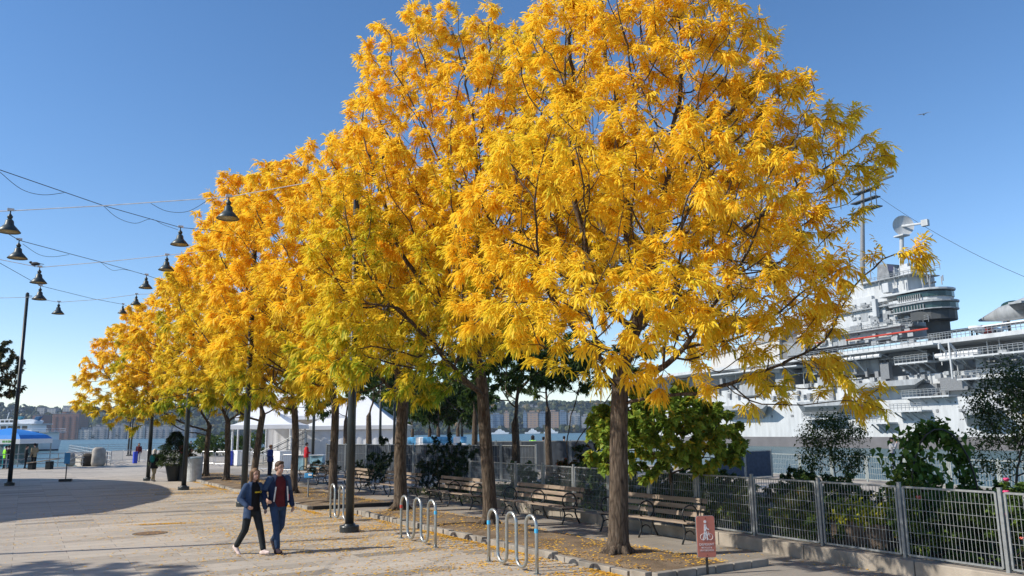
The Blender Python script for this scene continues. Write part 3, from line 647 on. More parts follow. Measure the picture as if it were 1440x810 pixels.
# the couple walking hand in hand
f = dirof(42); c = G(388, 777)
manp = dict(pel=(0, 0, .93), hipL=(-.095, .01, .90), hipR=(.095, .02, .90), kneL=(-.10, -.02, .50), ankL=(-.09, -.33, .20), kneR=(.095, .17, .50), ankR=(.09, .24, .095),
    shoL=(-.165, .01, 1.39), shoR=(.165, -.02, 1.39), elbL=(-.25, -.02, 1.12), wriL=(-.27, .09, .88), elbR=(.27, -.11, 1.15), wriR=(.30, .10, 1.04), hed=(0, .03, 1.615), nek=(0, -.005, 1.48), che=(0, 0, 1.25))
man = person('smiling man in open navy jacket, maroon shirt and jeans walking hand in hand', c, facing(f), 1.80, manp, top=MAROON, trousers=DENIM, shoes=cloth('dark_shoes', (.03, .02, .025)), hair='short', hairm_=BRN,
    coat=dict(low=-.06, gap=.62, m=NAVY), fine=True, toe=dict(L=(0, .62, -.78), R=(0, .95, .12)), headyaw=R(10), legw=.92, hs=dict(L=dict(side=(0, 1, 0), curl=(1, 0, 0)), R=dict(dir=(-.1, .8, -.5), side=(0, .4, .9), curl=(-1, 0, 0))))
# jacket trim: pale side panels and blue shoulder yokes
t = MB(); s_ = 1.80/1.75
for q, xs in ((-1, .150), (1, .150)):
    t.span((q*xs*s_, .135*s_, .98*s_), (q*(xs-.03)*s_, .142*s_, 1.26*s_), .03, .012, up=(0, 1, 0))
t.build('jacket_stripe', WHITEC, man, bevel=.004); t = MB(); t.span((-.165*s_, .130*s_, .99*s_), (-.160*s_, .132*s_, 1.10*s_), .02, .012, up=(0, 1, 0)); t.build('jacket_stripe', REDC, man)
for q, a, b in ((-1, 'shoL', 'elbL'), (1, 'shoR', 'elbR')):
    t = MB(); A = Vector(manp[a])*s_; B = Vector(manp[b])*s_; t.capsule(A+Vector((q*.004, .006, 0)), A.lerp(B, .75), .0815*s_, .071*s_, 14); remeshed('jacket_sleeve_panel', t, .012, DBLUE, man, 3)
g = dirof(58); cw = G(352, 780)
womp = dict(pel=(0, 0, .935), hipL=(-.09, .0, .91), hipR=(.09, .0, .91), kneL=(-.09, .17, .50), ankL=(-.08, .30, .10), kneR=(.09, -.09, .50), ankR=(.08, -.36, .155),
    shoR=(.15, -.03, 1.40), elbR=(.25, -.10, 1.14), wriR=(.22, .10, 1.0), shoL=(-.15, .02, 1.40), elbL=(-.24, .03, 1.14), wriL=(-.26, .10, .92), hed=(0, .045, 1.63))
# forward leg and back leg as in mid-stride
wom = person('woman in blue denim jacket, black top and cropped dark trousers, mid-stride', cw, facing(g), 1.66, womp, top=BLACK, trousers=CHAR, shoes=PINK, hair='long', hairm_=FAIR, coat=dict(low=-.20, gap=1.0, m=DBLUE, flare=1.10, turn=.25), fine=True, female=True,
    toe=dict(L=(0, .97, .15), R=(0, .75, -.6)), headyaw=R(-12), legw=1.0, hs=dict(R=dict(dir=(-.35, .8, -.4), side=(0, .3, .9), curl=(-1, 0, -.1)), L=dict(curl=(1, 0, 0), side=(0, 1, 0))))
YT = mat('yellow_print', (.75, .55, .02), .6); t = MB(); s_ = 1.66/1.75; r_ = random.Random(3)
ring = [Vector((-.085*s_+.018*math.cos(a), .142*s_, 1.27*s_+.018*math.sin(a))) for a in np.linspace(.6, 5.7, 12)]; t.tube(ring, .005, 6)
x = -.052
for w in (.016, .013, .017, .012, .016, .015, .012): t.box((x*s_+w/2, (.143-.25*x*x)*s_, 1.27*s_), (w-.004, .008, .026+.006*(w > .015))); x += w+.003
t.build('shirt_print', YT, wom)
# bystanders
STAND = dict(elbR=(.24, .0, 1.14), wriR=(.16, .20, 1.12), elbL=(-.23, -.03, 1.13), wriL=(-.23, .05, .88)); PHOTO = dict(elbR=(.25, .14, 1.20), wriR=(.10, .24, 1.46), elbL=(-.25, .14, 1.20), wriL=(-.08, .24, 1.45))
STEP = dict(kneL=(-.1, .17, .50), ankL=(-.1, .24, .09), kneR=(.1, -.05, .5), ankR=(.1, -.32, .15))
def by(px, py, lab, a, H, **k): c = G(px, py); k.setdefault('shoes', BLACK); return person(lab, c, facing(dirof(a)), H, **k)
by(6, 659, 'bystander in yellow hi-vis vest at the far left, beside the blue tent', 160, 1.74, pose=STAND, top=HIVIS, trousers=NAVY, hair='short', hairm_=BLH)
by(10, 659, 'person in black jacket and jeans seen from behind, under the blue tent edge', 170, 1.78, pose=STAND, top=BLACK, trousers=DENIM, hair='short', hairm_=BLH)
by(35, 659, 'person in dark grey coat with bent arms, just right of the left lamp post', 120, 1.74, pose=STAND, top=CHAR, trousers=BLACK, hair='short', hairm_=BLH)
by(46.5, 658.5, 'person in camouflage-brown jacket and dark hat by the dock edge', -120, 1.9, pose=STAND, top=KHAKI, trousers=BLACK, hair='short', hairm_=BLH, hat=('brim', BLACK))
by(215, 677.5, 'white-haired woman in black coat with teal backpack beside the potted conifer', 172, 1.66, pose=STEP, top=BLACK, trousers=KHAKI, shoes=GREYC, hair='long', hairm_=WHH, bag=TEAL, coat=dict(low=-.24, gap=.35, m=BLACK, flare=1.15))
by(194, 650, 'distant dark-haired person in maroon coat behind the barriers', 20, 1.72, pose=STEP, top=MAROON, trousers=GREYC, hair='long', hairm_=BLH)
by(266, 672, 'person with bare shoulders and dark hair behind the grey litter bin', 90, 1.62, pose=STAND, top=ORC, trousers=CHAR, hair='long', hairm_=BLH)
by(255, 650, 'far walker in red top near the potted conifer', 60, 1.7, pose=STEP, top=REDC, trousers=DENIM, hair='short', hairm_=BRN)
by(267.5, 640, 'far walker in navy top on the raised pier end', 150, 1.7, pose=STEP, top=NAVY, trousers=DENIM, hair='short', hairm_=BRN)
by(379, 669, 'man in long blue jacket and brimmed hat beyond the walking couple', 75, 1.74, pose=STAND, top=BLUEC, trousers=NAVY, hair='short', hairm_=BLH, hat=('brim', cloth('straw', (.22, .12, .06))), coat=dict(low=-.16, gap=.3, m=BLUEC))
by(430, 662, 'person in bright red jacket by the white tent, facing away', 115, 1.78, pose=STAND, top=REDC, trousers=KHAKI, hair='short', hairm_=BLH, coat=dict(low=-.12, gap=.3, m=REDC))
def at(px, pyhead, hd, lab, a, H, **k):
    p = P(px, pyhead, hd); k.setdefault('shoes', BLACK); return person(lab, (p.x, p.y, 0), facing(dirof(a)), H, **k)
at(749, 605, 56, 'worker in bright green hi-vis jacket standing behind the screened fence', 150, 2.05, top=HIVIS, trousers=NAVY, hair='long', hairm_=BLH)
at(764, 609, 54, 'person in dark jacket and cap next to the green-vested worker', 150, 1.95, top=NAVY, trousers=NAVY, hair='short', hairm_=BLH)
at(793, 606, 58, 'second worker in lime vest, just left of the leaning stems', 160, 1.95, top=HIVIS, trousers=NAVY, hair='short', hairm_=BLH)
c = P(1253, 620, 42.3); person('man in grey sweater and black cap raising a camera by the river railing', (c.x, c.y, 0), facing(dirof(62)), 1.76, PHOTO, top=GREYC, trousers=NAVY, shoes=BLACK, hair='short', hairm_=BLH, hat=('cap', BLACK), vox=.014)
# ------------------------------------------------------------------ lamp posts
def lamp_post(label, x, y, h, r0=.105, r1=.075):
    t = thing('lamp_post', label, 'lamp post', (x, y, 0), 0, 'tall dark posts along the plaza'); m = MB(); m.tube([(0, 0, .02), (0, 0, 2.6), (0, 0, h)], [r0, r0*.97, r1], 20); m.build('pole', POLE, t, smooth=True)
    MB().lathe([(.235, 0), (.235, .13), (.225, .15), (.15, .155), (.135, .19), (.11, .20)], n=28).build('base_plinth', POLE, t)
    m = MB(); m.lathe([(r1+.012, h-.25), (r1+.012, h-.05), (.03, h+.03)], n=14); m.tube([(0, 0, h-.15), (.22, 0, h-.15)], .02, 6); m.build('cap', POLE, t); return t
PO = [(6.91, 19.2), (6.44, 28.16), (6.18, 38.3), (5.86, 47.6)]
LB = ['nearest dark lamp post, beside the middle bicycle racks', 'dark lamp post standing right behind the walking couple', 'dark lamp post in front of the grey litter bin', 'dark lamp post beside the white-haired woman in black']
for (x, y), l in zip(PO, LB): lamp_post(l, x, y, 9.05)
p = G(13, 683); lamp_post('tall dark lamp post alone at the far left of the plaza', p.x, p.y, 9.75)
LP = [(-6, 12.5), (-6, 21.8), (-6, 30.7), (-6, 40)]
for (x, y), l in zip(LP, ['first', 'second', 'third', 'fourth']): lamp_post('%s dark post of the row west of the plaza, outside the picture edge' % l, x, y, 10.2)
def bg_post(px, py, hd, h, lab):
    p = P(px, py, hd); lamp_post(lab, p.x, p.y, h)
bg_post(439.5, 650, 57, 7.5, 'slim dark post in front of the white tent'); bg_post(534, 650, 62, 7.2, 'slim dark post before the second white tent roof'); bg_post(554, 650, 60, 7.4, 'slim dark post just left of the doubled tree trunks')
bg_post(180, 640, 100, 9, 'thin far post under the leftmost yellow leaves, left of a pair'); bg_post(183.5, 640, 100, 9, 'thin far post under the leftmost yellow leaves, right of a pair')
# hanging lamps on cables
LSH = mat('lamp_enamel_green', (.045, .06, .062), .42, .2, .2, 8, .05); LIN = mat('lamp_inside', (.42, .34, .18), .6, 0, .1); CABW = mat('pale_cable', (.62, .64, .66), .5); CABD = mat('dark_cable', (.02, .022, .025), .6)
def shade(label, top, D):
    t = thing('hanging_lamp', label, 'lamp', top, 0, 'bell lamps hung from the overhead cables'); k = D/.5
    MB().lathe([(.05*k, -.20*k), (.085*k, -.24*k), (.10*k, -.33*k), (.155*k, -.39*k), (.25*k, -.50*k), (.247*k, -.506*k), (.14*k, -.40*k), (.03*k, -.33*k)], n=24).build('lamp_shade', LSH, t, smooth=True)
    MB().lathe([(.235*k, -.492*k), (.135*k, -.40*k), (.06*k, -.36*k)], n=24).build('reflector', LIN, t, smooth=True)
    m = MB(); m.lathe([(.02*k, -.21*k), (.055*k, -.17*k), (.06*k, -.13*k), (.03*k, -.09*k), (.02*k, -.07*k)], n=12); m.tube([(0, 0, -.09*k), (0, 0, .02)], .015*k, 6); m.build('hanger', LSH, t, smooth=True)
    MB().box((0, 0, .03), (.14*k, .05*k, .06*k)).build('clamp', CABW, t, bevel=.006); return t
def cable(name, label, pts, r, m, cat='cable', sag=.0):
    out = []; pts = [Vector(p) for p in pts]
    for a, b in zip(pts[:-1], pts[1:]):
        n = 8
        for i in range(n): u = i/n; q = a.lerp(b, u); q.z -= sag*(b-a).length*4*u*(1-u)*.02; out.append(q)
    out.append(pts[-1]); mb = MB(); mb.tube(out, r, 5); o = mb.build(name, m, None); return tag(o, label, cat, 'overhead cables across the plaza')
def up(px, py, A, B): return VP(px, py, A, B)
TP = lambda q, z: Vector((q[0], q[1], z))
runs = [
 ('W', LP[1], PO[0], [(0, 297), (15, 296.5, 32, 'large bell lamp at the left picture edge, on the nearest pale cable'), (150, 289), (322, 277, 33, 'bell lamp hanging at the edge of the yellow leaves, nearest the tree')], .012, 'nearest pale cable, rising gently to the right over the plaza', 9.0),
 ('W', LP[2], PO[1], [(0, 365), (56, 376, 23, 'bell lamp right below the perched bird'), (150, 368), (235, 359, 22, 'bell lamp high right on the second pale cable, left of the leaves')], .012, 'second pale cable, passing below the perched bird', 8.9),
 ('W', LP[3], PO[2], [(40, 418), (83, 425, 17, 'small bell lamp right of the tall left post, lowest of all'), (140, 421), (192, 414, 15, 'small bell lamp half hidden in the top of the far yellow tree')], .011, 'third pale cable, the lowest one above the far yellow tree', 8.8),
 ('D', LP[0], PO[1], [(0, 239), (145, 289), (254, 320, 26, 'bell lamp alone against the sky between the dark cable and leaves'), (300, 324)], .009, 'topmost dark cable, falling from the upper left corner of the plaza', 9.0),
 ('D', LP[0], PO[2], [(0, 322), (27, 338, 27, 'bell lamp second from the left edge, hung on a dark cable'), (140, 368), (206, 387, 19, 'bell lamp hung below the right end of the middle dark cable')], .009, 'middle dark cable, crossing the second pale cable', 8.8),
 ('D', LP[1], PO[3], [(0, 370), (57, 402, 20, 'bell lamp beneath the one with the perched bird'), (130, 420), (173, 428, 13, 'smallest bell lamp, peeking out above the far yellow tree')], .009, 'lowest dark cable, reaching the far yellow tree', 8.7)]
for kind, A, B, pts, r, lab, zb in runs:
    w = [up(q[0], q[1], A, B) for q in pts]; d = (w[0]-w[1]); st = TP(A, w[0].z+(w[0].z-w[-1].z)/max(.1, (Vector(w[-1]-w[0]).xy.length))*(Vector((A[0], A[1]))-w[0].xy).length)
    st.z = min(10.15, max(6.5, st.z)); cable('overhead_cable', lab, [st]+w+[TP(B, zb)], r, CABW if kind == 'W' else CABD)
    for q, p in zip(pts, w):
        if len(q) > 2: shade(q[3], p, q[2]*(p.dot(FF))/1143)
for lab, A, B, px in (('slack dark wire looping below the topmost dark cable at the left edge', LP[0], PO[1], [(0, 242), (30, 266), (60, 274), (90, 271)]), ('slack dark wire looping where pale and dark cables cross', LP[0], PO[1], [(145, 289), (165, 306), (190, 314), (212, 308), (230, 316), (250, 323)]),
     ('slack wire hanging under the right end of the nearest pale cable', LP[1], PO[0], [(212, 286), (235, 297), (265, 297), (296, 279)]), ('slack dark wire looping below the middle dark cable', LP[0], PO[2], [(32, 343), (55, 358), (75, 361), (97, 358)]), ('slack dark wire between the middle cables, right of their crossing', LP[0], PO[2], [(142, 369), (158, 380), (175, 379), (200, 385)])):
    o = [up(x, y, A, B) for x, y in px]; c = []
    for i in range(len(o)-1):
        p0 = o[max(i-1, 0)]; p1 = o[i]; p2 = o[i+1]; p3 = o[min(i+2, len(o)-1)]
        for u in np.linspace(0, 1, 6)[:-1]: c.append(.5*((2*p1)+(p2-p0)*u+(2*p0-5*p1+4*p2-p3)*u*u+(3*p1-3*p2+p3-p0)*u**3))
    mb = MB(); mb.tube(c+[o[-1]], .006, 5); tag(mb.build('slack_wire', CABD), lab, 'wire', 'overhead cables across the plaza')
# birds
def bird(label, loc, s, yaw, flying):
    t = thing('bird', label, 'bird', loc, yaw); m = MB(); D = mat('dark_plumage', (.03, .03, .035), .7)
    m.ell((0, 0, 0), (.05*s, .12*s, .055*s), 12, 8); m.ell((0, .12*s, .045*s), (.036*s, .042*s, .036*s), 10, 8); m.prism([(-.01*s, .155*s, .045*s), (.01*s, .155*s, .045*s), (0, .19*s, .04*s)], (0, 0, .01*s)); m.prism([(-.025*s, -.10*s, 0), (.025*s, -.10*s, 0), (.04*s, -.24*s, -.02*s), (-.04*s, -.24*s, -.02*s)], (0, 0, .012*s))
    if not flying: m.tube([(.015*s, 0, -.05*s), (.015*s, 0, -.10*s)], .006*s, 5); m.tube([(-.015*s, 0, -.05*s), (-.015*s, 0, -.10*s)], .006*s, 5)
    remeshed('body', m, .008*s, D if not flying else mat('pale_plumage', (.25, .26, .28), .7), t, 2)
    if flying:
        for q in (-1, 1): MB().prism([(q*.03*s, .06*s, .02*s), (q*.22*s, .09*s, .09*s), (q*.46*s, 0, .06*s), (q*.2*s, -.03*s, .07*s), (q*.03*s, -.06*s, .02*s)], (0, 0, .012*s)).build('wing', mat('pale_plumage', (.25, .26, .28), .7), t)
    else:
        for q in (-1, 1): m = MB(); m.ell((q*.045*s, -.03*s, .005*s), (.014*s, .11*s, .04*s), 10, 6); m.build('wing', mat('dark_plumage', (.03, .03, .035), .7), t, smooth=True)
p = up(49, 371, LP[2], PO[1]); bird('small dark bird perched on the second pale cable', p, 1.15, R(60), False)
bird('pale gull flying alone in the blue sky on the right', P(1299, 161, 60), 1.2, R(-70), True)
# ------------------------------------------------------------------ benches
def bench(y0, y1, label, first=[None]):
    if first[0] is None:
        L = 3.0; t = thing('park_bench', label, 'bench', (11.8, (y0+y1)/2, 0), 0, 'wooden park benches backed against the low wall')
        m = MB()
        for x in (.0, .105, .21, .315): m.box((x, 0, .43-.02*(x/.3)), (.088, L, .035))
        m.build('seat', WOOD, t, bevel=.006); m = MB()
        for k, z in enumerate((.56, .70, .84)): m.box((.43+.06*k, 0, z), (.03, L, .098), rot=Matrix.Rotation(R(14), 3, 'Y'))
        m.build('backrest', WOOD, t, bevel=.006)
        for y in (-1.36, 0, 1.36):
            m = MB(); m.tube([(-.06, y, 0), (.0, y, .12), (.04, y, .27), (-.02, y, .40)], .02, 6); m.tube([(.50, y, 0), (.42, y, .14), (.36, y, .28), (.38, y, .40)], .02, 6); m.tube([(-.03, y, .395), (.36, y, .375)], .02, 6)
            m.tube([(.36, y, .38), (.44, y, .52), (.56, y, .88)], .018, 6); m.tube([(.02+.13*math.cos(a)+.13, y, .16+.10*math.sin(a)) for a in np.linspace(.2, 2.9, 9)], .014, 6); m.build('leg', BLK, t, smooth=True)
            m = MB(); m.tube([(.19+.21*math.cos(a), y, .585+.185*math.sin(a)) for a in np.linspace(0, 2*math.pi, 25)[:-1]], .0165, 7, closed=True); m.build('armrest', BLK, t, smooth=True)
        first[0] = t; t.scale = (1, (y1-y0)/L, 1); return t
    c = dup(first[0], (11.8, (y0+y1)/2, 0), 0, label); c.scale = (1, (y1-y0)/3.0, 1); return c
bench(12.7, 15.75, 'weathered wooden bench partly behind the nearest yellow tree trunk'); bench(17.05, 20.3, 'weathered wooden bench between the two nearest tree trunks')
bench(21.95, 25.3, 'shaded wooden bench right of the dark yew shrub, behind the middle bicycle rack'); bench(26.9, 30.2, 'shaded wooden bench behind the third yellow tree trunk'); bench(31.5, 34.7, 'wooden bench half hidden behind the nearest lamp post'); bench(37, 40.2, 'farthest wooden bench, under the person in red')
# ------------------------------------------------------------------ bicycle racks
TUBE = mat('rack_steel', (.40, .42, .41), .33, .8, .15, 20, .05); BT = mat('blue_tape', (.06, .42, .72), .5); RT_ = mat('red_tape', (.6, .07, .05), .5)
def rack(y0, y1, label, tapes, x=7.45, name='bicycle_rack'):
    t = thing(name, label, 'bicycle rack', (x, (y0+y1)/2, 0), 0, 'serpentine bicycle racks along the kerb'); n = 5; w = (y1-y0)/n; r = w/2; pts = []; y = -(y1-y0)/2; top = .93-r; bot = .06+r
    pts.append((0, y, -.03)); pts.append((0, y, .4))
    for k in range(n):
        c = y+r; s = 1 if k % 2 == 0 else -1; z = top if s > 0 else bot
        pts += [(0, c-r*math.cos(a), z+s*r*math.sin(a)) for a in np.linspace(0, math.pi, 13)]; y += w
    pts += [(0, y, .4), (0, y, -.03)]
    MB().tube(pts, .030, 12).build('tube', TUBE, t, smooth=True)
    for yy, mt in tapes:
        q = -(y1-y0)/2 if yy < 0 else (y1-y0)/2; MB().lathe([(.0315, .66), (.0325, .665), (.0325, .725), (.0315, .73)], (0, q, 0), 14).build('tape_band', mt, t)
    for q in (-(y1-y0)/2, (y1-y0)/2): MB().lathe([(.07, 0), (.07, .012), (.035, .016)], (0, q, 0), 14).build('foot_plate', TUBE, t)
rack(11.67, 13.29, 'nearest serpentine steel bicycle rack with two blue tape bands', [(-1, BT), (1, BT)]); rack(15.54, 17.33, 'middle serpentine bicycle rack with one red and one blue tape band', [(-1, BT), (1, RT_)]); rack(20.9, 22.7, 'farthest serpentine bicycle rack, partly behind the nearest lamp post', [(-1, BT)], 7.6)
# ------------------------------------------------------------------ signs
SG = mat('terracotta_sign', (.50, .165, .115), .5, 0, .08, 3, .03); SW = mat('sign_white', (.78, .74, .72), .5)
fdir = dirof(8); t = thing('bicycle_sign', 'terracotta dismount sign with a white cyclist figure on a short black post', 'sign', (9.70, 10.04, 0), facing(fdir)+math.pi); t.scale = (.88, .88, .92)
m = MB(); m.tube([(0, .02, 0), (0, .02, .98)], .024, 8); 
for z in np.arange(.04, .34, .05): m.lathe([(.026, z), (.026, z+.015)], (0, .02, 0), 8)
m.build('post', BLK, t)
def rrect(w, h, r, y, z0): return [(sx*(w/2-r)+r*math.cos(a), y, z0+h/2+sz*(h/2-r)+r*math.sin(a)) for sx, sz, a0 in ((1, 1, 0), (-1, 1, math.pi/2), (-1, -1, math.pi), (1, -1, 1.5*math.pi)) for a in np.linspace(a0, a0+math.pi/2, 6)]
MB().prism(rrect(.345, .70, .035, -.012, .30), (0, .014, 0)).build('panel', SG, t)
MB().prism(rrect(.36, .715, .04, .003, .292), (0, .03, 0)).build('backing', GALV, t)
m = MB(); yy = -.0165; Z = .30
def st(a, b, w): m.span((a[0], yy, Z+a[1]), (b[0], yy, Z+b[1]), w, .004, up=(0, 1, 0)) if False else m.prism(stroke(a, b, w), (0, .004, 0))
def stroke(a, b, w):
    d = Vector((b[0]-a[0], 0, b[1]-a[1])).normalized(); n = Vector((-d.z, 0, d.x))*w/2; a = Vector((a[0], yy, Z+a[1])); b = Vector((b[0], yy, Z+b[1])); return [a+n, a-n, b-n, b+n]
def ringz(c, r, w): m.tube([(c[0]+r*math.cos(a), yy+.002, Z+c[1]+r*math.sin(a)) for a in np.linspace(0, 6.2832, 29)[:-1]], w/2, 5, closed=True)
ringz((-.062, .345), .052, .008); ringz((.075, .345), .052, .008)
for a, b, w in (((-.062, .345), (-.005, .40), .007), ((-.005, .40), (.055, .40), .007), ((.055, .40), (.0, .335), .007), ((.075, .345), (.048, .425), .007), ((.048, .425), (.03, .43), .008), ((.0, .335), (-.062, .345), .007)): m.prism(stroke(a, b, w), (0, .004, 0))
for a, b, w in (((-.012, .56), (-.018, .44), .042), ((-.02, .45), (-.045, .33), .030), ((-.045, .335), (-.065, .29), .022), ((-.012, .45), (.015, .37), .030), ((.015, .37), (.02, .29), .024), ((-.008, .545), (.02, .485), .02), ((.02, .485), (.06, .47), .018)): m.prism(stroke(a, b, w), (0, .0035, 0))
m.lathe([(.002, 0), (.026, .0005), (.026, .004), (.002, .0045)], (0, 0, 0), 18); n0 = len(m.v)
k = 18*4; m.v[-k:] = [(x-.012, yy-.001+z, Z+.605+y) for x, y, z in m.v[-k:]]
m.build('cyclist_symbol', SW, t)
for s, z, txt in ((.056, .215, 'DISMOUNT'), (.040, .16, 'BICYCLES &'), (.040, .115, 'SKATEBOARDS')): text_mesh(txt, s, SW, 'lettering', t, (0, -.0145, Z+z), (R(90), 0, 0))
m = MB()
for z in (.665, .035): m.tube([(0, -.016, Z+z), (0, -.010, Z+z)], .009, 8)
m.build('bolt', mat('rust_bolt', (.08, .03, .02), .6), t)
def small_sign(label, c, h, w, hh, a, mt, basew, tilt):
    t = thing('information_sign', label, 'sign', c, facing(dirof(a))+math.pi); m = MB(); m.tube([(0, 0, .02), (0, 0, h-hh*.3)], .03, 8); m.build('post', GALV if basew == 0 else BLK, t)
    MB().box((0, -.02, h), (w, .03, hh), rot=Matrix.Rotation(tilt, 3, 'X')).build('panel', mt, t, bevel=.008)
    if basew: MB().box((0, 0, .07), (basew, .35, .14)).build('base_block', BLK, t, bevel=.02)
    return t
SB = mat('blue_sign', (.05, .26, .52), .45, 0, .3, 2, .02); c = G(433, 703)
t = small_sign('small tilted blue information panel on a thin post by the tree bed', c, .86, .30, .20, 10, SB, 0, R(-35)); MB().box((.05, -.052, .885), (.12, .006, .07), rot=Matrix.Rotation(R(-35), 3, 'X')).build('panel_picture', SW, t)
small_sign('blue sign on a black weighted stand standing at the shadow edge', G(92, 677), 1.22, .28, .58, 20, SB, .62, 0)
c = P(733, 640, 40); t = thing('map_lectern', 'grey slanted map lectern between the two fences', 'lectern', (c.x, c.y, 0), facing(TC)+math.pi); MB().tube([(0, 0, 0), (0, 0, 1.45)], .04, 8).build('post', GALV, t); MB().box((0, 0, 1.52), (.95, .5, .05), rot=Matrix.Rotation(R(-14), 3, 'X')).build('panel', mat('pale_panel', (.5, .46, .42), .5), t)
# ------------------------------------------------------------------ bins, planter, barriers, rocks
c = G(237, 677); t = thing('potted_conifer', 'bushy dark conifer in a tall tapered black planter', 'potted plant', (6.95, 46.3, 0)); t.scale = (.74, .74, .68)
MB().lathe([(.36, 0), (.38, .02), (.62, 1.18), (.66, 1.18), (.66, 1.26), (.58, 1.26), (.56, 1.15)], n=24).build('planter', mat('black_planter', (.014, .016, .016), .5), t, smooth=False)
g = np.random.default_rng(77); n = 9000; h = g.random(n)**1.2; rad = (1.15*(1-h)**.75+.08)*(.55+.45*g.random(n)**.4); a = g.random(n)*6.283; rad *= 1+.28*np.sin(a*5+h*11)+.2*np.sin(h*26)
b = np.stack([rad*np.cos(a), rad*np.sin(a), 1.2+2.55*h], 1); ax = unit(np.stack([np.cos(a), np.sin(a), g.uniform(-.3, .6, n)], 1)+g.normal(0, .35, (n, 3)))
CONI = [(0, (.012, .03, .008)), (.5, (.035, .07, .018)), (.8, (.09, .11, .03)), (1, (.2, .16, .05))]
V, F, q = simple_leaves(b, ax, g.uniform(.12, .26, n), g.uniform(.035, .07, n), .3); arr_mesh('foliage', V, F, leafmat('conifer_leaf', CONI, .15), t, np.repeat(np.clip(.45+.25*clumpnoise(b, 2, 1)+g.normal(0, .12, n), 0, 1), q))
MB().tube([(0, 0, 1.1), (0, 0, 3.5)], [.06, .015], 8).build('stem', bark(), t)
def binn(label, c, r, h, m, lid, n=24, sq=False):
    t = thing('litter_bin', label, 'bin', c, .3)
    if sq: MB().box((0, 0, h/2+.02), (r*2, r*1.7, h)).build('body', m, t, bevel=.05); MB().box((0, 0, h+.05), (r*2.08, r*1.78, .06)).build('rim', lid, t, bevel=.02)
    else:
        MB().lathe([(r*.86, 0), (r*.9, .03), (r, h*.9), (r*1.02, h)], n=n).build('body', m, t, smooth=False); MB().lathe([(r*1.06, h+.002), (r*1.06, h+.07), (r*.8, h+.10), (r*.5, h+.10)], n=n).build('rim', lid, t)
    return t
binn('black round litter bin right beside the potted conifer', (7.42, 45.9, 0), .30, 1.12, mat('black_plastic', (.018, .019, .02), .5), BLK)
binn('large pale grey litter bin behind the dark lamp post', (7.72, 44.9, 0), .40, 1.16, mat('grey_plastic', (.40, .42, .43), .5), mat('bin_rim_blue', (.28, .36, .42), .5))
BLB = mat('blue_plastic', (.025, .06, .50), .45)
c = G(326, 655); binn('square bright blue recycling bin under the yellow trees', c, .40, 1.05, BLB, BLB, sq=True); c = G(336.5, 655); binn('square white bin next to the bright blue one', c, .40, 1.1, WHITE, WHITE, sq=True)
c = G(189.5, 652); binn('distant blue bin by the crowd barriers, left of the maroon-coated person', c, .17, .95, BLB, BLB, sq=True)
c = G(397, 660); binn('square white bin by the tent corner post', (c.x, c.y, 0), .5, 1.15, WHITE, WHITE, sq=True)
def boulder(label, c, d, seed, m):
    r_ = np.random.default_rng(seed); mb = MB(); mb.ell((0, 0, d[2]*.46), (d[0]/2, d[1]/2, d[2]/2), 16, 12); vs = []
    for v in mb.v:
        q = np.array(v); k = 1+.06*math.sin(q[0]*5+seed)+.06*math.sin(q[2]*6+q[1]*4); p = [abs(x)**.6*math.copysign(1, x) for x in ((q[0]/(d[0]/2)), q[1]/(d[1]/2), (q[2]-d[2]*.46)/(d[2]/2))]; vs.append((p[0]*d[0]/2*k, p[1]*d[1]/2*k, p[2]*d[2]/2*k+d[2]*.46))
    mb.v = vs; o = mb.build('stone_block', m, None, smooth=True); o.location = c; return tag(o, label, 'stone block')
boulder('large pale upright stone block at the pier edge', G(138, 655.5), (1.15, .9, 1.5), 2, mat('pale_stone', (.36, .33, .29), .9, 0, .3, 2, .5)); boulder('dark brown round bollard stone beside the pale stone block', G(123, 655.5), (.95, .9, 1.1), 4, mat('dark_stone', (.06, .05, .04), .9, 0, .3, 2, .5)); boulder('smaller grey stone block left of the blue sign stand top', G(98, 655), (.75, .6, 1.1), 7, mat('pale_stone', (.36, .33, .29), .9, 0, .3, 2, .5))
BARM = mat('barrier_steel', (.5, .51, .52), .4, .6)
def barrier(a, b, label):
    a = Vector(a); b = Vector(b); L = (b-a).length; t = thing('crowd_barrier', label, 'barrier', a, math.atan2((b-a).y, (b-a).x), 'steel crowd barriers on the far plaza'); m = MB()
    m.tube([(0, 0, .2), (0, 0, 1.0), (.08, 0, 1.1), (L-.08, 0, 1.1), (L, 0, 1.0), (L, 0, .2)], .025, 6); m.tube([(0, 0, .2), (L, 0, .2)], .02, 6); m.build('frame', BARM, t); m = MB()
    for i in range(1, int(L/.14)): m.tube([(i*.14, 0, .2), (i*.14, 0, 1.1)], .011, 4)
    m.build('bars', BARM, t); m = MB()
    for x in (.25, L-.25): m.tube([(x, -.32, .01), (x, 0, .2), (x, .32, .01)], .02, 5)
    m.build('feet', BARM, t)
bl = [((153, 652), (172, 650)), ((172, 650), (190, 649)), ((190, 649), (207, 650)), ((283, 655), (300, 655)), ((302, 656), (318, 656)), ((338, 656), (356, 657)), ((362, 663), (378, 664)), ((396, 665), (412, 665))]
nm = ['leftmost crowd barrier beside the pale stone block', 'crowd barrier second from the pale stone block', 'crowd barrier behind the white-haired woman', 'crowd barrier between the two far yellow trees', 'crowd barrier left of the bright blue bin', 'crowd barrier right of the square white bin', 'crowd barrier behind the man in the brimmed hat', 'crowd barrier just left of the person in red']
for (a, b), l in zip(bl, nm): barrier(G(*a), G(*b), l)
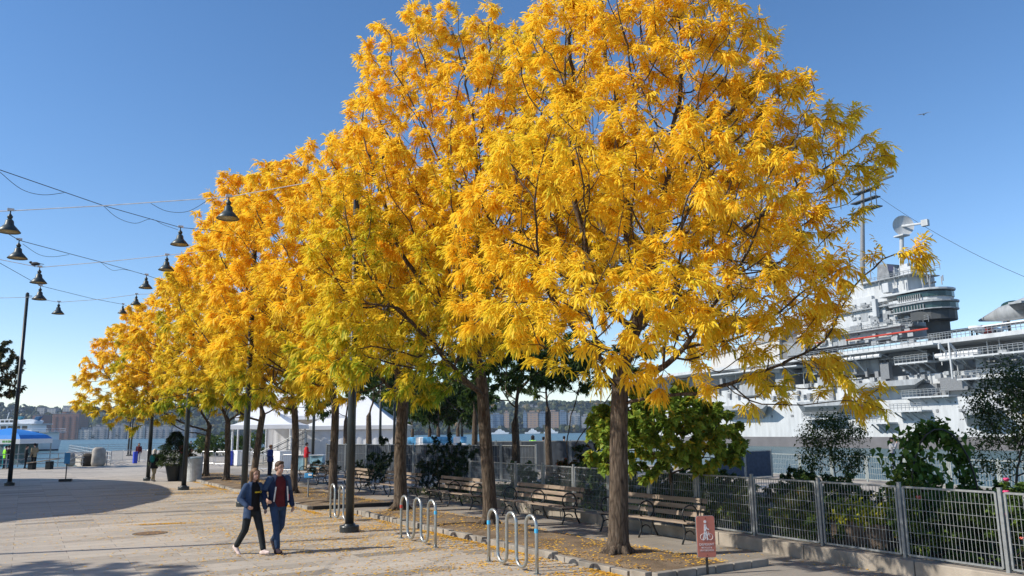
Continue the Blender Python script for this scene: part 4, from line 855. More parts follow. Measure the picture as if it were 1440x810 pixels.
# ------------------------------------------------------------------ tents
TENT = mat('tent_canvas', (.74, .75, .77), .7, 0, .05, 1.5, .1, .2); FRAME = mat('tent_frame', (.62, .63, .64), .4, .3)
def local(c, a=0): return c
def box_tent(label, cx, cy, w, d, eave, top, rz, ridge=0., walls=()):
    t = thing('event_tent', label, 'tent', (cx, cy, 0), rz); m = MB(); e = .25
    q = [(-w/2-e, -d/2-e), (w/2+e, -d/2-e), (w/2+e, d/2+e), (-w/2-e, d/2+e)]; r1 = (-ridge/2, 0, top); r2 = (ridge/2, 0, top); n = 8; vs = []
    def prof(u): return eave+(top-eave)*(u**1.35)
    ring = lambda u: [(x*(1-u)+(r1 if x < 0 else r2)[0]*u, y*(1-u), prof(u)) for x, y in q]
    for i in range(n+1): vs += ring(i/n)
    m.add(vs, [(i*4+j, i*4+(j+1) % 4, (i+1)*4+(j+1) % 4, (i+1)*4+j) for i in range(n) for j in range(4)]); m.build('roof', TENT, t)
    m = MB()
    for j in range(4):
        a, b = q[j], q[(j+1) % 4]; m.hexa([(a[0], a[1], eave-.32), (b[0], b[1], eave-.32), (b[0]*.996, b[1]*.996, eave-.32), (a[0]*.996, a[1]*.996, eave-.32), (a[0], a[1], eave-.003), (b[0], b[1], eave-.003), (b[0]*.996, b[1]*.996, eave-.003), (a[0]*.996, a[1]*.996, eave-.003)])
    m.build('valance', TENT, t); k = max(1, round(w/5))
    for sx in range(k+1):
        for y in (-d/2, d/2): MB().tube([(-w/2+w*sx/k, y, 0), (-w/2+w*sx/k, y, eave)], .09, 8).build('pole', FRAME, t)
    for side in walls:
        a, b = {'back': ((-w/2, d/2), (w/2, d/2)), 'front': ((-w/2, -d/2), (w/2, -d/2)), 'right': ((w/2, -d/2), (w/2, d/2)), 'left': ((-w/2, -d/2), (-w/2, d/2))}[side]
        m = MB(); N = 30; vv = []; nx, ny = (b[1]-a[1]), -(b[0]-a[0]); L = math.hypot(nx, ny)
        for i in range(N+1):
            f = i/N; o = .06*math.sin(i*2.3); x = a[0]+(b[0]-a[0])*f+nx/L*o; y = a[1]+(b[1]-a[1])*f+ny/L*o; vv += [(x, y, .02), (x, y, eave-.05)]
        m.add(vv, [(2*i, 2*i+2, 2*i+3, 2*i+1) for i in range(N)]); m.build('side_wall', TENT, t, smooth=True)
    return t
rz = -YAW
a = P(378, 650, 66); t = box_tent('low white tent with two slim corner poles left of the trunk behind the couple', a.x, a.y, 4.6, 4.2, 3.1, 4.5, rz)
a = P(424, 650, 74); box_tent('big white event tent with pleated side walls behind the person in red', a.x, a.y, 9.0, 8.0, 3.9, 6.5, rz, 3, ('back', 'right'))
a = P(505, 650, 72); box_tent('white event tent with a sloping roof ending right, behind the nearest lamp post', a.x, a.y, 8.0, 6.5, 3.0, 5.6, rz, 1.2, ('front', 'back', 'right'))
# canopy, steps and boxes below the tents
SUP = mat('blue_white_boxes', (.28, .50, .68), .5, 0, .9, 1.6, .05)
t = thing('boxed_supplies', 'long row of blue and white wrapped packs showing above the screened fence', 'wrapped packs', P(610, 640, 60)*1.0); a = P(578, 640, 60); b = P(652, 640, 58)
r = random.Random(4); PKB = mat('pack_blue', (.10, .34, .58), .5, 0, .5, 3, .05)
for i in range(15):
    p = a.lerp(b, i/14)
    for z0, hh in ((0, .95), (.95, .62), (1.57, .45)): MB().box((p.x, p.y, z0+hh/2), (.36, .8, hh*.97), rz+r.uniform(-.12, .12)).build('pack', PKB if r.random() < .5 else WHITE, t, world=True, bevel=.05)
for x0, x1, lab in ((415, 426, 'blue and white display counter left of the person in red'), (436, 452, 'blue and white display counter right of the person in red')):
    a = G(x0, 662); b = G(x1, 662); t = thing('display_counter', lab, 'counter', ((a.x+b.x)/2, (a.y+b.y)/2, 0), rz); L = (b-a).length; MB().box((0, .3, .5), (L, .6, .95)).build('front', SUP, t, bevel=.03); MB().box((0, .3, .99), (L+.1, .7, .04)).build('top', WHITE, t)
a = P(400, 650, 64); t = thing('ramp_stairs', 'grey metal stairs with slanted handrail inside the white tent', 'stairs', (a.x, a.y, 0), rz); m = MB()
for i in range(8): m.box((-1.6+.42*i, 0, .16+.2*i), (.44, 1.4, .05))
m.build('treads', GALV, t)
for y in (-.72, .72):
    m = MB(); m.tube([(-1.9, y, .9), (1.5, y, 2.55)], .035, 6); m.tube([(-1.9, y, .5), (1.5, y, 2.1)], .025, 6)
    for i in range(4): m.tube([(-1.9+1.13*i, y, 0), (-1.9+1.13*i, y, .9+.55*i)], .03, 6)
    m.build('handrail', GALV, t)
# blue tent at the far left
BLU = mat('blue_canvas', (.03, .22, .62), .6, 0, .08, 2, .05); a = P(10, 650, 69); t = thing('canopy_tent', 'bright blue pop-up canopy with white printed valance at the far left', 'tent', (a.x, a.y, 0), rz); w = 4.7; m = MB(); vs = []
for u in np.linspace(0, 1, 8): k = 1-u; z = 2.26+.92*(u**.55) ; vs += [(-w/2*k, -w/2*k, z), (w/2*k, -w/2*k, z), (w/2*k, w/2*k, z), (-w/2*k, w/2*k, z)]
m.add(vs, [(i*4+j, i*4+(j+1) % 4, (i+1)*4+(j+1) % 4, (i+1)*4+j) for i in range(7) for j in range(4)]); m.build('roof', BLU, t)
m = MB(); c = w/2
for x0, y0, x1, y1 in ((-c, -c, c, -c), (c, -c, c, c), (c, c, -c, c), (-c, c, -c, -c)): m.span((x0, y0, 2.06), (x1, y1, 2.06), .02, .40)
m.build('valance', WHITE, t); GR = mat('green_print', (.12, .38, .04), .6); m = MB(); r = random.Random(8)
for x0, x1 in ((-1.3, .15), (.95, 1.9)):
    x = x0
    while x < x1: k = r.uniform(.05, .10); m.box((x, -c-.014, 2.06), (k, .008, r.uniform(.12, .2))); x += k+.035
m.build('printed_letters', GR, t)
for x, y in ((-c, -c), (c, -c), (c, c), (-c, c)): MB().tube([(x*.97, y*.97, 0), (x*.97, y*.97, 2.2)], .04, 6).build('pole', GALV, t)
TEALP = mat('teal_banner', (.02, .30, .33), .6); m = MB(); m.box((1.35, -c+.1, 1.1), (.72, .05, 2.1)); m.build('banner', TEALP, t); MB().box((1.35, -c+.06, 1.5), (.6, .02, .3)).build('banner_print', WHITE, t)
m = MB(); m.box((-.6, c-.1, 1.0), (3.2, .05, 1.9)); m.build('back_wall', mat('grey_teal_cloth', (.16, .24, .25), .8), t); MB().box((-.4, -.9, .45), (2.6, .7, .85)).build('table', mat('table_cloth', (.08, .12, .13), .8), t)
a = G(64, 660); t = thing('folding_table', 'long low brown table or bench by the dock edge, right of the blue tent', 'table', (a.x-.2, a.y, 0), rz); MB().box((0, 0, .62), (2.2, .6, .05), rot=Matrix.Rotation(R(-7), 3, 'Y')).build('top', WOOD, t)
for x in (-.8, .5): MB().box((x, 0, .3), (.35, .5, .58)).build('trestle', CHAR, t)
# ------------------------------------------------------------------ ferry
FW_ = mat('ferry_white', (.72, .74, .76), .45, 0, .06, .4, .02); FG = mat('ferry_glass', (.02, .03, .04), .12, 0, 0, 1, 0, .6); FB = mat('ferry_blue', (.02, .10, .22), .5); hd = 232; r0 = P(82, 632, hd); r1 = P(-150, 632, hd); ax = (r1-r0).normalized(); ax.z = 0; ax.normalize(); rzf = math.atan2(-ax.y, -ax.x)
pxm = 1143/hd; t = thing('ferry', 'white multi-deck ferry with blue funnels moored beyond the blue tent', 'ferry', (r0.x, r0.y, WATZ), rzf)      # local -x runs to the stern, bow at 0
L = 46; m = MB(); rings = []
plan = [(-L, 4.2), (-L+2, 4.6), (-8, 4.6), (-3, 3.6), (-1, 2.0), (0, .25)]
def hullring(z, k, s): return [(x*1.0+s*(1 if x > -4 else 0), -y*k, z) for x, y in plan]+[(x+s*(1 if x > -4 else 0), y*k, z) for x, y in plan[::-1]]
lev = [(-.8, .86, -.8), (.1, .94, -.2), (1.2, 1, .1), (2.4, 1.02, .35), (3.0, 1.03, .5)]; vs = []
for z, k, s in lev: vs += hullring(z, k, s)
w = 12; m.add(vs, [(i*w+j, i*w+(j+1) % w, (i+1)*w+(j+1) % w, (i+1)*w+j) for i in range(len(lev)-1) for j in range(w)]+[tuple(range((len(lev)-1)*w, len(lev)*w))]); m.build('hull', FW_, t)
m = MB(); vs = hullring(.02, .945, -.15)+hullring(.42, .965, -.05); m.add([(x, y*1.006, z) for x, y, z in vs], [(j, (j+1) % w, w+(j+1) % w, w+j) for j in range(w)]); m.build('boot_stripe', mat('ferry_dark', (.03, .035, .05), .5), t)
m = MB(); m.box((-L/2+2.2, 0, 4.05), (L-9, 8.2, 2.1)); m.build('main_cabin', FW_, t, bevel=.1); MB().box((-L/2+2.4, 0, 5.2), (L-6, 9.2, .16)).build('upper_deck', FW_, t); MB().box((-19, 0, 6.35), (26, 7.2, 2.1)).build('upper_cabin', FW_, t, bevel=.1); MB().box((-19, 0, 7.5), (29, 8.2, .15)).build('top_deck', FW_, t); MB().box((-14.5, 0, 8.2), (6, 5, 1.3)).build('wheelhouse', FW_, t, bevel=.15)
def winrow(name, x0, x1, n, z, h, y): 
    for i in range(n): x = x0+(x1-x0)*(i+.5)/n; m = MB(); [m.box((x, q*y, z), ((x1-x0)/n*.72, .06, h)) for q in (-1,)]; m.build(name, FG, t)
winrow('window', -34, -4, 18, 4.3, .95, 4.12); winrow('window', -31, -7, 12, 6.5, 1.0, 3.62); winrow('window', -17, -12, 4, 8.35, .6, 2.53)
MB().box((-6.5, -4.66, 2.1), (3.2, .08, .9)).build('window_grille', mat('grille_grey', (.25, .27, .28), .6), t); MB().box((-L/2, 0, 3.05), (L-6, 9.5, .10)).build('rub_rail', FB, t)
m = MB()
for y in (-4.4, 4.4):
    for z in (5.7, 6.2): m.tube([(-.9, y, z), (-40, y, z)], .035, 5)
    for i in range(26): m.tube([(-.9-1.5*i, y, 5.2), (-.9-1.5*i, y, 6.2)], .03, 4)
m.build('deck_railing', FW_, t)
for x in (-12.6, -7.4): MB().prism([(x-1.1, -.7, 7.6), (x+.6, -.7, 7.6), (x+1.9, -.7, 9.7), (x+.6, -.7, 9.7)], (0, 1.4, 0)).build('funnel', FB if x > -10 else mat('ferry_teal', (.03, .2, .28), .5), t, bevel=.1)
MB().prism([(-12.5, -2.2, 7.6), (-6.4, -2.2, 7.6), (-6.0, -2.2, 8.4), (-7.5, -2.2, 8.9), (-11.5, -2.2, 8.6)], (0, 4.4, 0)).build('funnel_housing', FW_, t, bevel=.15)
m = MB(); m.tube([(-23, 0, 8.8), (-22.2, 0, 13.2)], .12, 6); m.tube([(-23.5, 0, 11), (-21.5, 0, 11.4)], .06, 5); m.tube([(-15.5, 0, 8.8), (-15.0, 0, 11.0)], .08, 6); m.build('mast', FW_, t)
MB().ell((-24.6, 0, 9.6), (1.0, 1.0, 1.0), 14, 10).build('radar_dome', FW_, t, smooth=True)
p = P(50, 618, 226); tag(MB().lathe([(.75, -3.5), (.75, 3.7), (.6, 4.0)], (p.x, p.y, 0), 16).build('mooring_pile', mat('pile_dark', (.025, .03, .03), .7)), 'dark round mooring pile standing in front of the ferry', 'pile')
# ------------------------------------------------------------------ far shore hills and buildings
HILL = NT('wooded_hill'); p_ = HILL.pos(); HILL.bsdf(HILL.ramp(HILL.noise(p_, .05, 6, .7), [(.3, (.025, .04, .02)), (.5, (.045, .06, .025)), (.7, (.09, .075, .04))]), .95, 0, HILL.noise(p_, .12, 5), .8, 4, .1); HILL = HILL.m
D0 = 1290; S0 = FF*D0
hf = lambda s: 58+5*math.sin(s*19)+4*math.sin(s*41+1)+2.5*math.sin(s*83)
ridge('far_shore_hills', S0-RR*1500, S0+RR*1400, 0, hf, 420, HILL, 3)
g = np.random.default_rng(21); n = 2600; lat = g.uniform(-1100, 900, n); dep = g.random(n)**1.2*300; pr_ = np.interp(dep/420, [0, .02, .1, .3, .5, .65, 1], [0, .03, .16, .55, .9, 1, .9]); s_ = (lat+1500)/2900
hh = 58+5*np.sin(s_*19)+4*np.sin(s_*41+1)+2.5*np.sin(s_*83); b = np.outer(np.ones(n), np.array(S0))+np.outer(lat, np.array(RR))+np.outer(dep, np.array(FF)); b[:, 2] = WATZ+hh*pr_
k = 34; cc = np.repeat(b, k, 0); rad = np.repeat(g.uniform(3.2, 7.5, n), k); d = unit(g.normal(size=(n*k, 3))); cc = cc+d*rad[:, None]*np.array([1, 1, .9])*(.75+.25*g.random((n*k, 1))); cc[:, 2] += rad*.8
ax = unit(np.cross(d, g.normal(size=(n*k, 3)))); sz = rad*.55; e = unit(np.cross(d, ax)); V = np.stack([cc-ax*sz[:, None], cc-e*sz[:, None]*.8, cc+ax*sz[:, None], cc+e*sz[:, None]*.8], 1).reshape(-1, 3)
tn = np.repeat(np.clip(g.normal(.42, .22, n), 0, 1), k*1); FOREST = leafmat('far_forest_leaf', [(0, (.018, .036, .014)), (.5, (.045, .062, .02)), (.75, (.10, .095, .025)), (1, (.20, .12, .03))], .1)
tag(arr_mesh('far_shore_trees', V, np.arange(n*k*4).reshape(-1, 4), FOREST, None, tn), 'mass of dark green and brown trees over the far river bank', 'woods', kind='stuff')
def winmat(name, wall, glass, bw, rh, mort):
    t = NT(name); q = t.n('ShaderNodeTexBrick', offset=0, i_Scale=1, i_Mortar_Size=mort, i_Brick_Width=bw, i_Row_Height=rh, i_Mortar_Smooth=0); c = t.n('ShaderNodeSeparateXYZ'); t.l(t.pos(), c.inputs[0])
    ad = t.n('ShaderNodeMath', operation='ADD'); t.l(c.outputs[0], ad.inputs[0]); t.l(c.outputs[1], ad.inputs[1]); cb = t.n('ShaderNodeCombineXYZ'); t.l(ad.outputs[0], cb.inputs[0]); t.l(c.outputs[2], cb.inputs[1]); t.l(cb.outputs[0], q.inputs['Vector'])
    q.inputs['Color1'].default_value = lin(glass); q.inputs['Color2'].default_value = lin(tuple(x*1.8 for x in glass)); q.inputs['Mortar'].default_value = lin(wall); t.bsdf(q.outputs['Color'], .7); return t.m
FAC = {'brick': winmat('brick_tower_wall', (.20, .085, .05), (.07, .06, .06), 5.2, 2.9, 1.1), 'tan': winmat('tan_tower_wall', (.44, .28, .18), (.14, .14, .15), 6, 3, 1.0), 'pale': winmat('pale_block_wall', (.42, .40, .37), (.12, .13, .15), 6, 3.2, .9), 'blue': winmat('blue_tower_wall', (.20, .25, .31), (.07, .11, .16), 4, 3, .45), 'grey': winmat('grey_block_wall', (.28, .27, .27), (.09, .10, .12), 5.5, 3.2, .9)}
ROOFM = mat('flat_roof_grey', (.16, .15, .15), .9)
def far_block(lab, px0, px1, ytop, ybot, hd, kind, depth=25, steps=()):
    a = P(px0, ybot, hd); b = P(px1, ybot, hd); top = P((px0+px1)/2, ytop, hd).z; bot = min(a.z, b.z, P((px0+px1)/2, ybot, hd).z)-2; w = (b-a).xy.length
    t = thing('far_building', lab, 'building', ((a.x+b.x)/2, (a.y+b.y)/2, bot), -YAW); h = top-bot
    MB().box((0, depth/2, h/2), (w, depth, h)).build('walls', FAC[kind], t); MB().box((0, depth/2, h+.4), (w+.6, depth+.6, .8)).build('roof', ROOFM, t)
    for u0, u1, hh in steps: MB().box((w*(u0+u1)/2-w/2, depth/2, h+.8+hh/2), (w*(u1-u0), depth*.5, hh)).build('roof_hut', FAC[kind], t)
    if w > 18:                              # balconies give the fronts some relief
        n = max(2, int(w/9))
        for i in range(n):
            m = MB()
            for z in np.arange(4, h-2, 3.0): m.box((-w/2+w*(i+.5)/n, -.55, z), (w/n*.42, 1.1, .9))
            m.build('balcony_stack', FAC[kind], t)
    return t
far_block('tall reddish brick apartment slab across the river, right of the ferry', 71, 108.5, 582, 617, 1285, 'brick', 30, ((.25, .4, 3), (.6, .8, 2.5)))
far_block('lower brick apartment block showing just above the ferry roof', 44, 58, 584, 605, 1300, 'brick')
for x0, x1, y0, k, l in ((109, 128, 604, 'pale', 'white terraced waterfront block right of the brick slab'), (129, 151, 600, 'grey', 'grey waterfront apartments, third from the brick slab'), (153, 177, 598, 'grey', 'long grey waterfront apartments below the lowest yellow leaves'), (179, 203, 599, 'pale', 'pale waterfront apartments just left of the lamp post by the white-haired woman'), (205, 240, 600, 'grey', 'grey waterfront apartments behind the potted conifer'), (242, 275, 601, 'grey', 'grey waterfront apartments behind the grey litter bin')): far_block(l, x0, x1, y0, 616, 1287, k, 18, ((.1, .35, 2.5), (.6, .85, 2)))
for x0, x1, y0, y1, l in ((10, 30, 576, 583, 'pale rooftop house on the ridge above the ferry bow mast'), (102, 120, 573, 581, 'long pale ridge-top block above the brick slab, at the leaf edge'), (66, 78, 574, 580, 'small grey ridge-top house above the left end of the brick slab'), (52, 62, 573, 581, 'brown ridge-top house between ferry and brick slab'), (88, 98, 571, 580, 'square pale ridge-top house over the middle of the brick slab')): far_block(l, x0, x1, y0, y1, 1490, 'pale', 14)
rt = [(690, 708, 583, 'blue', 'blue-grey tower across the river right of the doubled trunk'), (709, 716, 580, 'tan', 'narrow tan tower just left of the dark fork trunk'), (736, 741, 580, 'blue', 'slim blue tower just right of the dark fork trunk'), (742, 757, 580, 'tan', 'tan tower across the river above the green-vested worker'), (758, 771, 581, 'blue', 'blue tower between the two tan towers'), (772, 786, 579, 'tan', 'second tan tower, right of the worker in dark cap'), (787, 797, 579, 'blue', 'blue tower left of the thin dark stem'), (799, 816, 581, 'pale', 'pale white tower between the thin leaning stems'), (818, 838, 585, 'pale', 'low pale white block right of the leaning stems'), (842, 866, 588, 'grey', 'grey block partly behind the nearest trunk')]
for x0, x1, y0, k, l in rt: far_block(l, x0, x1, y0, 600, 1300, k, 22, ((.2, .7, 2.2),))
for x0, x1, y0, y1, l in ((735, 750, 569, 580, 'pale ridge-top tower above the left tan tower'), (752, 768, 570, 580, 'brownish ridge-top block above the blue tower'), (800, 822, 572, 582, 'long pale ridge-top block above the white tower')): far_block(l, x0, x1, y0, y1, 1490, 'pale', 16)
for x0, x1, l in ((690, 716, 'white moored yacht at the left of the far marina'), (738, 760, 'long white moored boat below the tan tower'), (765, 785, 'white moored boat right of the long white one')):
    a = P(x0, 607, 1240); b = P(x1, 607, 1240); w = (b-a).xy.length; t = thing('moored_boat', l, 'boat', ((a.x+b.x)/2, (a.y+b.y)/2, WATZ), -YAW); m = MB(); m.prism([(-w/2, -3, -.3), (w/2*.9, -3, -.3), (w/2, -3, 2.6), (-w/2, -3, 2.4)], (0, 6, 0)); m.build('hull', FW_, t); MB().prism([(-w*.3, -2.4, 2.5), (w*.3, -2.4, 2.5), (w*.22, -2.4, 5.2), (-w*.2, -2.4, 5.4)], (0, 4.8, 0)).build('cabin', FW_, t); MB().prism([(-w*.14, -1.8, 5.3), (w*.12, -1.8, 5.3), (w*.06, -1.8, 7.6), (-w*.1, -1.8, 7.6)], (0, 3.6, 0)).build('bridge', FW_, t)
# ------------------------------------------------------------------ unseen roof left of the frame, added to cast the round shadow
SHADOW_ROOF = t = thing('shadow_roof', 'unseen flat roof on columns left of the plaza, added to cast the round shadow', 'shadow caster', (-9, 43, 0)); roof = []
def sh(px, py, h): q = G(px, py); k = h/math.tan(SUN_EL); return (q.x-SUN_D.x*k-(-9), q.y-SUN_D.y*k-43, h)
# ------------------------------------------------------------------ the warship moored at the next pier
SA = R(8.7); SU = Vector((math.sin(SA), math.cos(SA), 0)); SN = Vector((-math.cos(SA), math.sin(SA), 0)); SO = P(1300, 628, 130); SO.z = 0
def sp(px, py, off=0):
    d = ray(px, py); o = SO+SN*off; return CAM+d*((o-CAM).dot(SN)/d.dot(SN))
HZ = lambda px: 597+(1440-px)*.0139
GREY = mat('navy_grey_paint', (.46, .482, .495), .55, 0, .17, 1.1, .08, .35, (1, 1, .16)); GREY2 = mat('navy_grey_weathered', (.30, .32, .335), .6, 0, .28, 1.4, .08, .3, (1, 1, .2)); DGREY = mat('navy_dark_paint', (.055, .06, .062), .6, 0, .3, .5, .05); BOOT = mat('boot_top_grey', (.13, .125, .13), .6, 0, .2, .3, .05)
GLS = mat('bridge_glass', (.02, .05, .045), .15, 0, .3, 1, 0, .6); DECK = mat('flight_deck_grey', (.10, .105, .11), .8); REDP = mat('red_pipe', (.45, .05, .03), .5); RAILG = mat('ship_rail', (.33, .35, .36), .5, .3)
ship = thing('warship', 'huge pale grey aircraft carrier moored behind the garden and yellow tree', 'warship', SO)
def slab(name, pts, off, dep, m=GREY, par=None, bevel=0):
    """outline on the plane `off` metres outboard of the hull side, running `dep` metres inboard"""
    mb = MB(); mb.prism([sp(x, y, off) for x, y in pts], -SN*dep); return mb.build(name, m, par or ship, world=True, bevel=bevel)
def rectp(x0, y0, x1, y1, s=0): return [(x0, y0), (x1, y0+s*(x1-x0)), (x1, y1+s*(x1-x0)), (x0, y1)]
# deck edges as straight lines in 3-D: heights above water, measured at px 1300
def zat(px, py, off=0): return sp(px, py, off).z
z_w = WATZ-.5
def pyof(p): v = p-CAM; return 405-FPX*v.dot(UP)/v.dot(FW)
def atz(px, z, off):
    p = sp(px, 610, off)
    for _ in range(4): p.z = z; p = sp(px, pyof(p), off)
    p.z = z; return p
def run(px0, px1, off=0, z=0): a = atz(px0, z, off); b = atz(px1, z, off); a.z = b.z = 0; return a, b
def band(name, px0, px1, z0, z1, off, dep, m=GREY, par=None, bevel=0):
    a, b = run(px0, px1, off, (z0+z1)/2); n = -SN*dep; q = [a+Vector((0, 0, z0)), b+Vector((0, 0, z0)), b+n+Vector((0, 0, z0)), a+n+Vector((0, 0, z0)), a+Vector((0, 0, z1)), b+Vector((0, 0, z1)), b+n+Vector((0, 0, z1)), a+n+Vector((0, 0, z1))]
    return MB().hexa(q).build(name, m, par or ship, world=True, bevel=bevel)
zb = zat(1300, 614.5); zfd = zat(1304, 484); zlow = zat(1304, 560)
hb = band('hull', 880, 1640, z_w, zlow, 0, 26); band('waterline_band', 878, 1642, z_w-.5, zb, .15, 26.3, BOOT)
band('hangar_side', 880, 1640, zlow, zfd-4.6, -1.2, 24, GREY); 
band('gallery_side', 880, 1640, zfd-4.6, zfd-.3, -5.2, 20, mat('gallery_shade_grey', (.22, .235, .25), .6, 0, .25, .5)); band('flight_deck', 870, 1650, zfd-.3, zfd+.35, .9, 30, GREY); band('deck_surface', 870, 1650, zfd+.35, zfd+.38, .6, 29, DECK)  # gallery side coloured darker: shade under the deck overhang painted in
def P3(px, z, off): return atz(px, z, off)
def bbox(name, px0, px1, y0, y1, off, dep, m=GREY, par=None, bevel=0):
    """box whose top and bottom are level; y taken at the middle"""
    xm = (px0+px1)/2; return band(name, px0, px1, zat(xm, y1, off), zat(xm, y0, off), off, dep, m, par, bevel)
def wedge(name, px0, px1, ytop, ybot, out, m=GREY2):
    """sponson: full width on top, running back into the hull below"""
    xm = (px0+px1)/2; zt = zat(xm, ytop, out); z0 = zat(xm, ybot, 0); a, b = run(px0, px1, out, zt); a0, b0 = run(px0, px1, -.6, zt); k = (b-a)*.12; v = lambda p, z: p+Vector((0, 0, z))
    q = [v(a0+k, z0), v(b0-k, z0), v(b0, zt), v(a0, zt), v(a+k, zt-.9), v(b-k, zt-.9), v(b, zt), v(a, zt)]
    return MB().add(q, [(0, 1, 5, 4), (4, 5, 6, 7), (3, 7, 6, 2), (0, 4, 7, 3), (1, 2, 6, 5), (0, 3, 2, 1)]).build(name, m, ship, world=True)
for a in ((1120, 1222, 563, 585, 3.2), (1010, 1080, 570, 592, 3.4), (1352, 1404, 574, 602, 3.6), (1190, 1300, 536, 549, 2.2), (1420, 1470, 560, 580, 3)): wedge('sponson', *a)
# side galleries, platforms and their rails
def rail(px0, px1, z, off, n, h=1.1, name='railing', par=None):
    a, b = run(px0, px1, off, z); m = MB()
    for k in (.4, .75, 1): m.tube([a+Vector((0, 0, z+h*k)), b+Vector((0, 0, z+h*k))], .045, 4)
    for i in range(n+1): p = a.lerp(b, i/n); m.tube([p+Vector((0, 0, z)), p+Vector((0, 0, z+h))], .05, 4)
    m.build(name, RAILG, par or ship, world=True)
def platform(px0, px1, y, off, dep=3.0, n=10, r=True):
    xm = (px0+px1)/2; z = zat(xm, y, off); band('platform', px0, px1, z-.25, z, off, dep, GREY); 
    if r: rail(px0, px1, z, off-.1, n)
    a, b = run(px0, px1, off, z)
    for i in range(4): m = MB(); p = a.lerp(b, (i+.5)/4); m.span(p+Vector((0, 0, z-.25)), p-SN*(dep*.9)+Vector((0, 0, z-1.7)), .15, .2); m.build('bracket', GREY2, ship, world=True)
platform(1120, 1312, 494, 2.4, 5, 26); platform(1128, 1178, 588, 2.2, 2.6, 8); platform(1252, 1296, 577, 2.3, 2.8, 8); platform(1258, 1304, 509, 1.4, 3, 8); platform(1268, 1334, 557, 1.6, 3, 12); platform(1000, 1120, 520, 2.2, 4, 14, False); platform(1330, 1440, 498, 2.0, 4, 16)
platform(1222, 1250, 594, 2.0, 2.2, 5); platform(1345, 1420, 530, 1.4, 2.6, 10)
for px0, px1, y0, y1, off in ((1238, 1250, 510, 533, .4), (1250, 1304, 495, 512, -1.9), (1180, 1236, 508, 527, -1.9), (1290, 1318, 540, 556, -.4), (1322, 1360, 530, 549, .2), (1372, 1382, 503, 516, -.2), (1404, 1416, 492, 503, 0), (1040, 1075, 540, 556, -.5), (1090, 1112, 520, 545, -.3), (1150, 1170, 530, 548, -.3)): bbox('recess_shade', px0, px1, y0, y1, off-.9+.95, .8, GREY2 if px0 not in (1238, 1322, 1290, 1250) else mat('shadow_recess_paint', (.17, .18, .19), .6))  # solid boxes whose darker greys stand in for shade inside hull openings
# pipework, lockers and doors scattered along the side
r = random.Random(12); BOXES = []; pip = []
for i in range(170):
    px = r.uniform(1000, 1440); y = r.uniform(498, 562); off = -1.1 if y > 520 else -3.5; xm = px; z = zat(px, y, off); p = P3(px, z, off); s = r.uniform(.25, .9); tgt = MB(); isd = i % 3 == 0; BOXES.append((tgt, isd))
    tgt.box(p+SN*.25, (r.uniform(.3, .7), s*1.3, s*(1.8 if isd else .9)), math.atan2(SN.y, SN.x))
for i in range(46):
    px = r.uniform(1000, 1440); y = r.uniform(500, 560); off = -.9; p = P3(px, zat(px, y, off), off); L = r.uniform(2, 9)
    q_ = MB(); pip.append(q_)
    if i % 2: q_.tube([p, p+SU*L], .09, 5)
    else: q_.tube([p, p+Vector((0, 0, r.uniform(1.5, 4)))], .09, 5)
for i in range(30):
    px = r.uniform(1010, 1440); p = P3(px, r.uniform(zlow-2, zb+4), .06); q_ = MB(); BOXES.append((q_, True)); q_.box(p, (.12, r.uniform(.2, .5), r.uniform(.2, .5)), math.atan2(SN.y, SN.x))
HG = mat('hatch_grey', (.22, .23, .24), .6)
for q_, d_ in BOXES: q_.build('hatch' if d_ else 'locker', HG if d_ else GREY2, ship, world=True)
for q_ in pip: q_.build('pipe', GREY, ship, world=True)
m = MB()
for i in range(9): p = P3(1322+i*6.2, zfd-2.1-.5*(i % 2), .5); MB().tube([p-SU*.7, p+SU*.7], .42, 8).build('life_raft', mat('raft_grey', (.6, .61, .62), .5), ship, world=True)
for i in range(7): p = P3(1180+i*9, zfd-1.1, 1.7); MB().tube([p-SU*.6, p+SU*.6], .34, 8).build('life_raft', mat('raft_grey', (.6, .61, .62), .5), ship, world=True)
# ladders, braces under the catwalk
for px in (1136, 1166, 1196, 1320, 1334): a = P3(px, zfd-.4, 2.0); m = MB(); m.span(a, a-SN*3.4-Vector((0, 0, 3.2)), .25, .3); m.span(a, a-Vector((0, 0, 5.5)) if px in (1334,) else a-Vector((0, 0, .8)), .22, .22); m.build('strut', GREY, ship, world=True)
# ---- island, built deck by deck
def tower(name, pts, off, dep, m=GREY, bevel=.1): return slab(name, pts, off, dep, m, bevel=bevel)
isl = -1.4
def pull(px1, y, off, dep):
    x = px1
    for _ in range(6):
        p = sp(x, y, off)-SN*dep; v = p-CAM; x += px1-(720+FPX*v.dot(RT)/v.dot(FW))
    return x
def lev(name, px0, px1, y0, y1, off=isl, dep=10, m=GREY):
    dep = min(dep, 6.5, (px1-px0)/14); px1 = max(px0+4, pull(px1, (y0+y1)/2, off, dep)); return bbox(name, px0, px1, y0, y1, off, dep, m, None, .12)
lev('island_base', 1085, 1306, 450, 487, isl, 11); lev('bridge_pillar', 1303, 1338, 449, 486, isl-1.5, 3.4, DGREY)
lev('island_house', 1150, 1285, 436, 466, isl+.3, 11.5); lev('island_house', 1178, 1262, 420, 440, isl+.2, 11); lev('island_house', 1212, 1316, 393, 424, isl-.5, 9); lev('island_house', 1196, 1240, 398, 424, isl-1, 9)
zl = zat(1316, 440, isl)
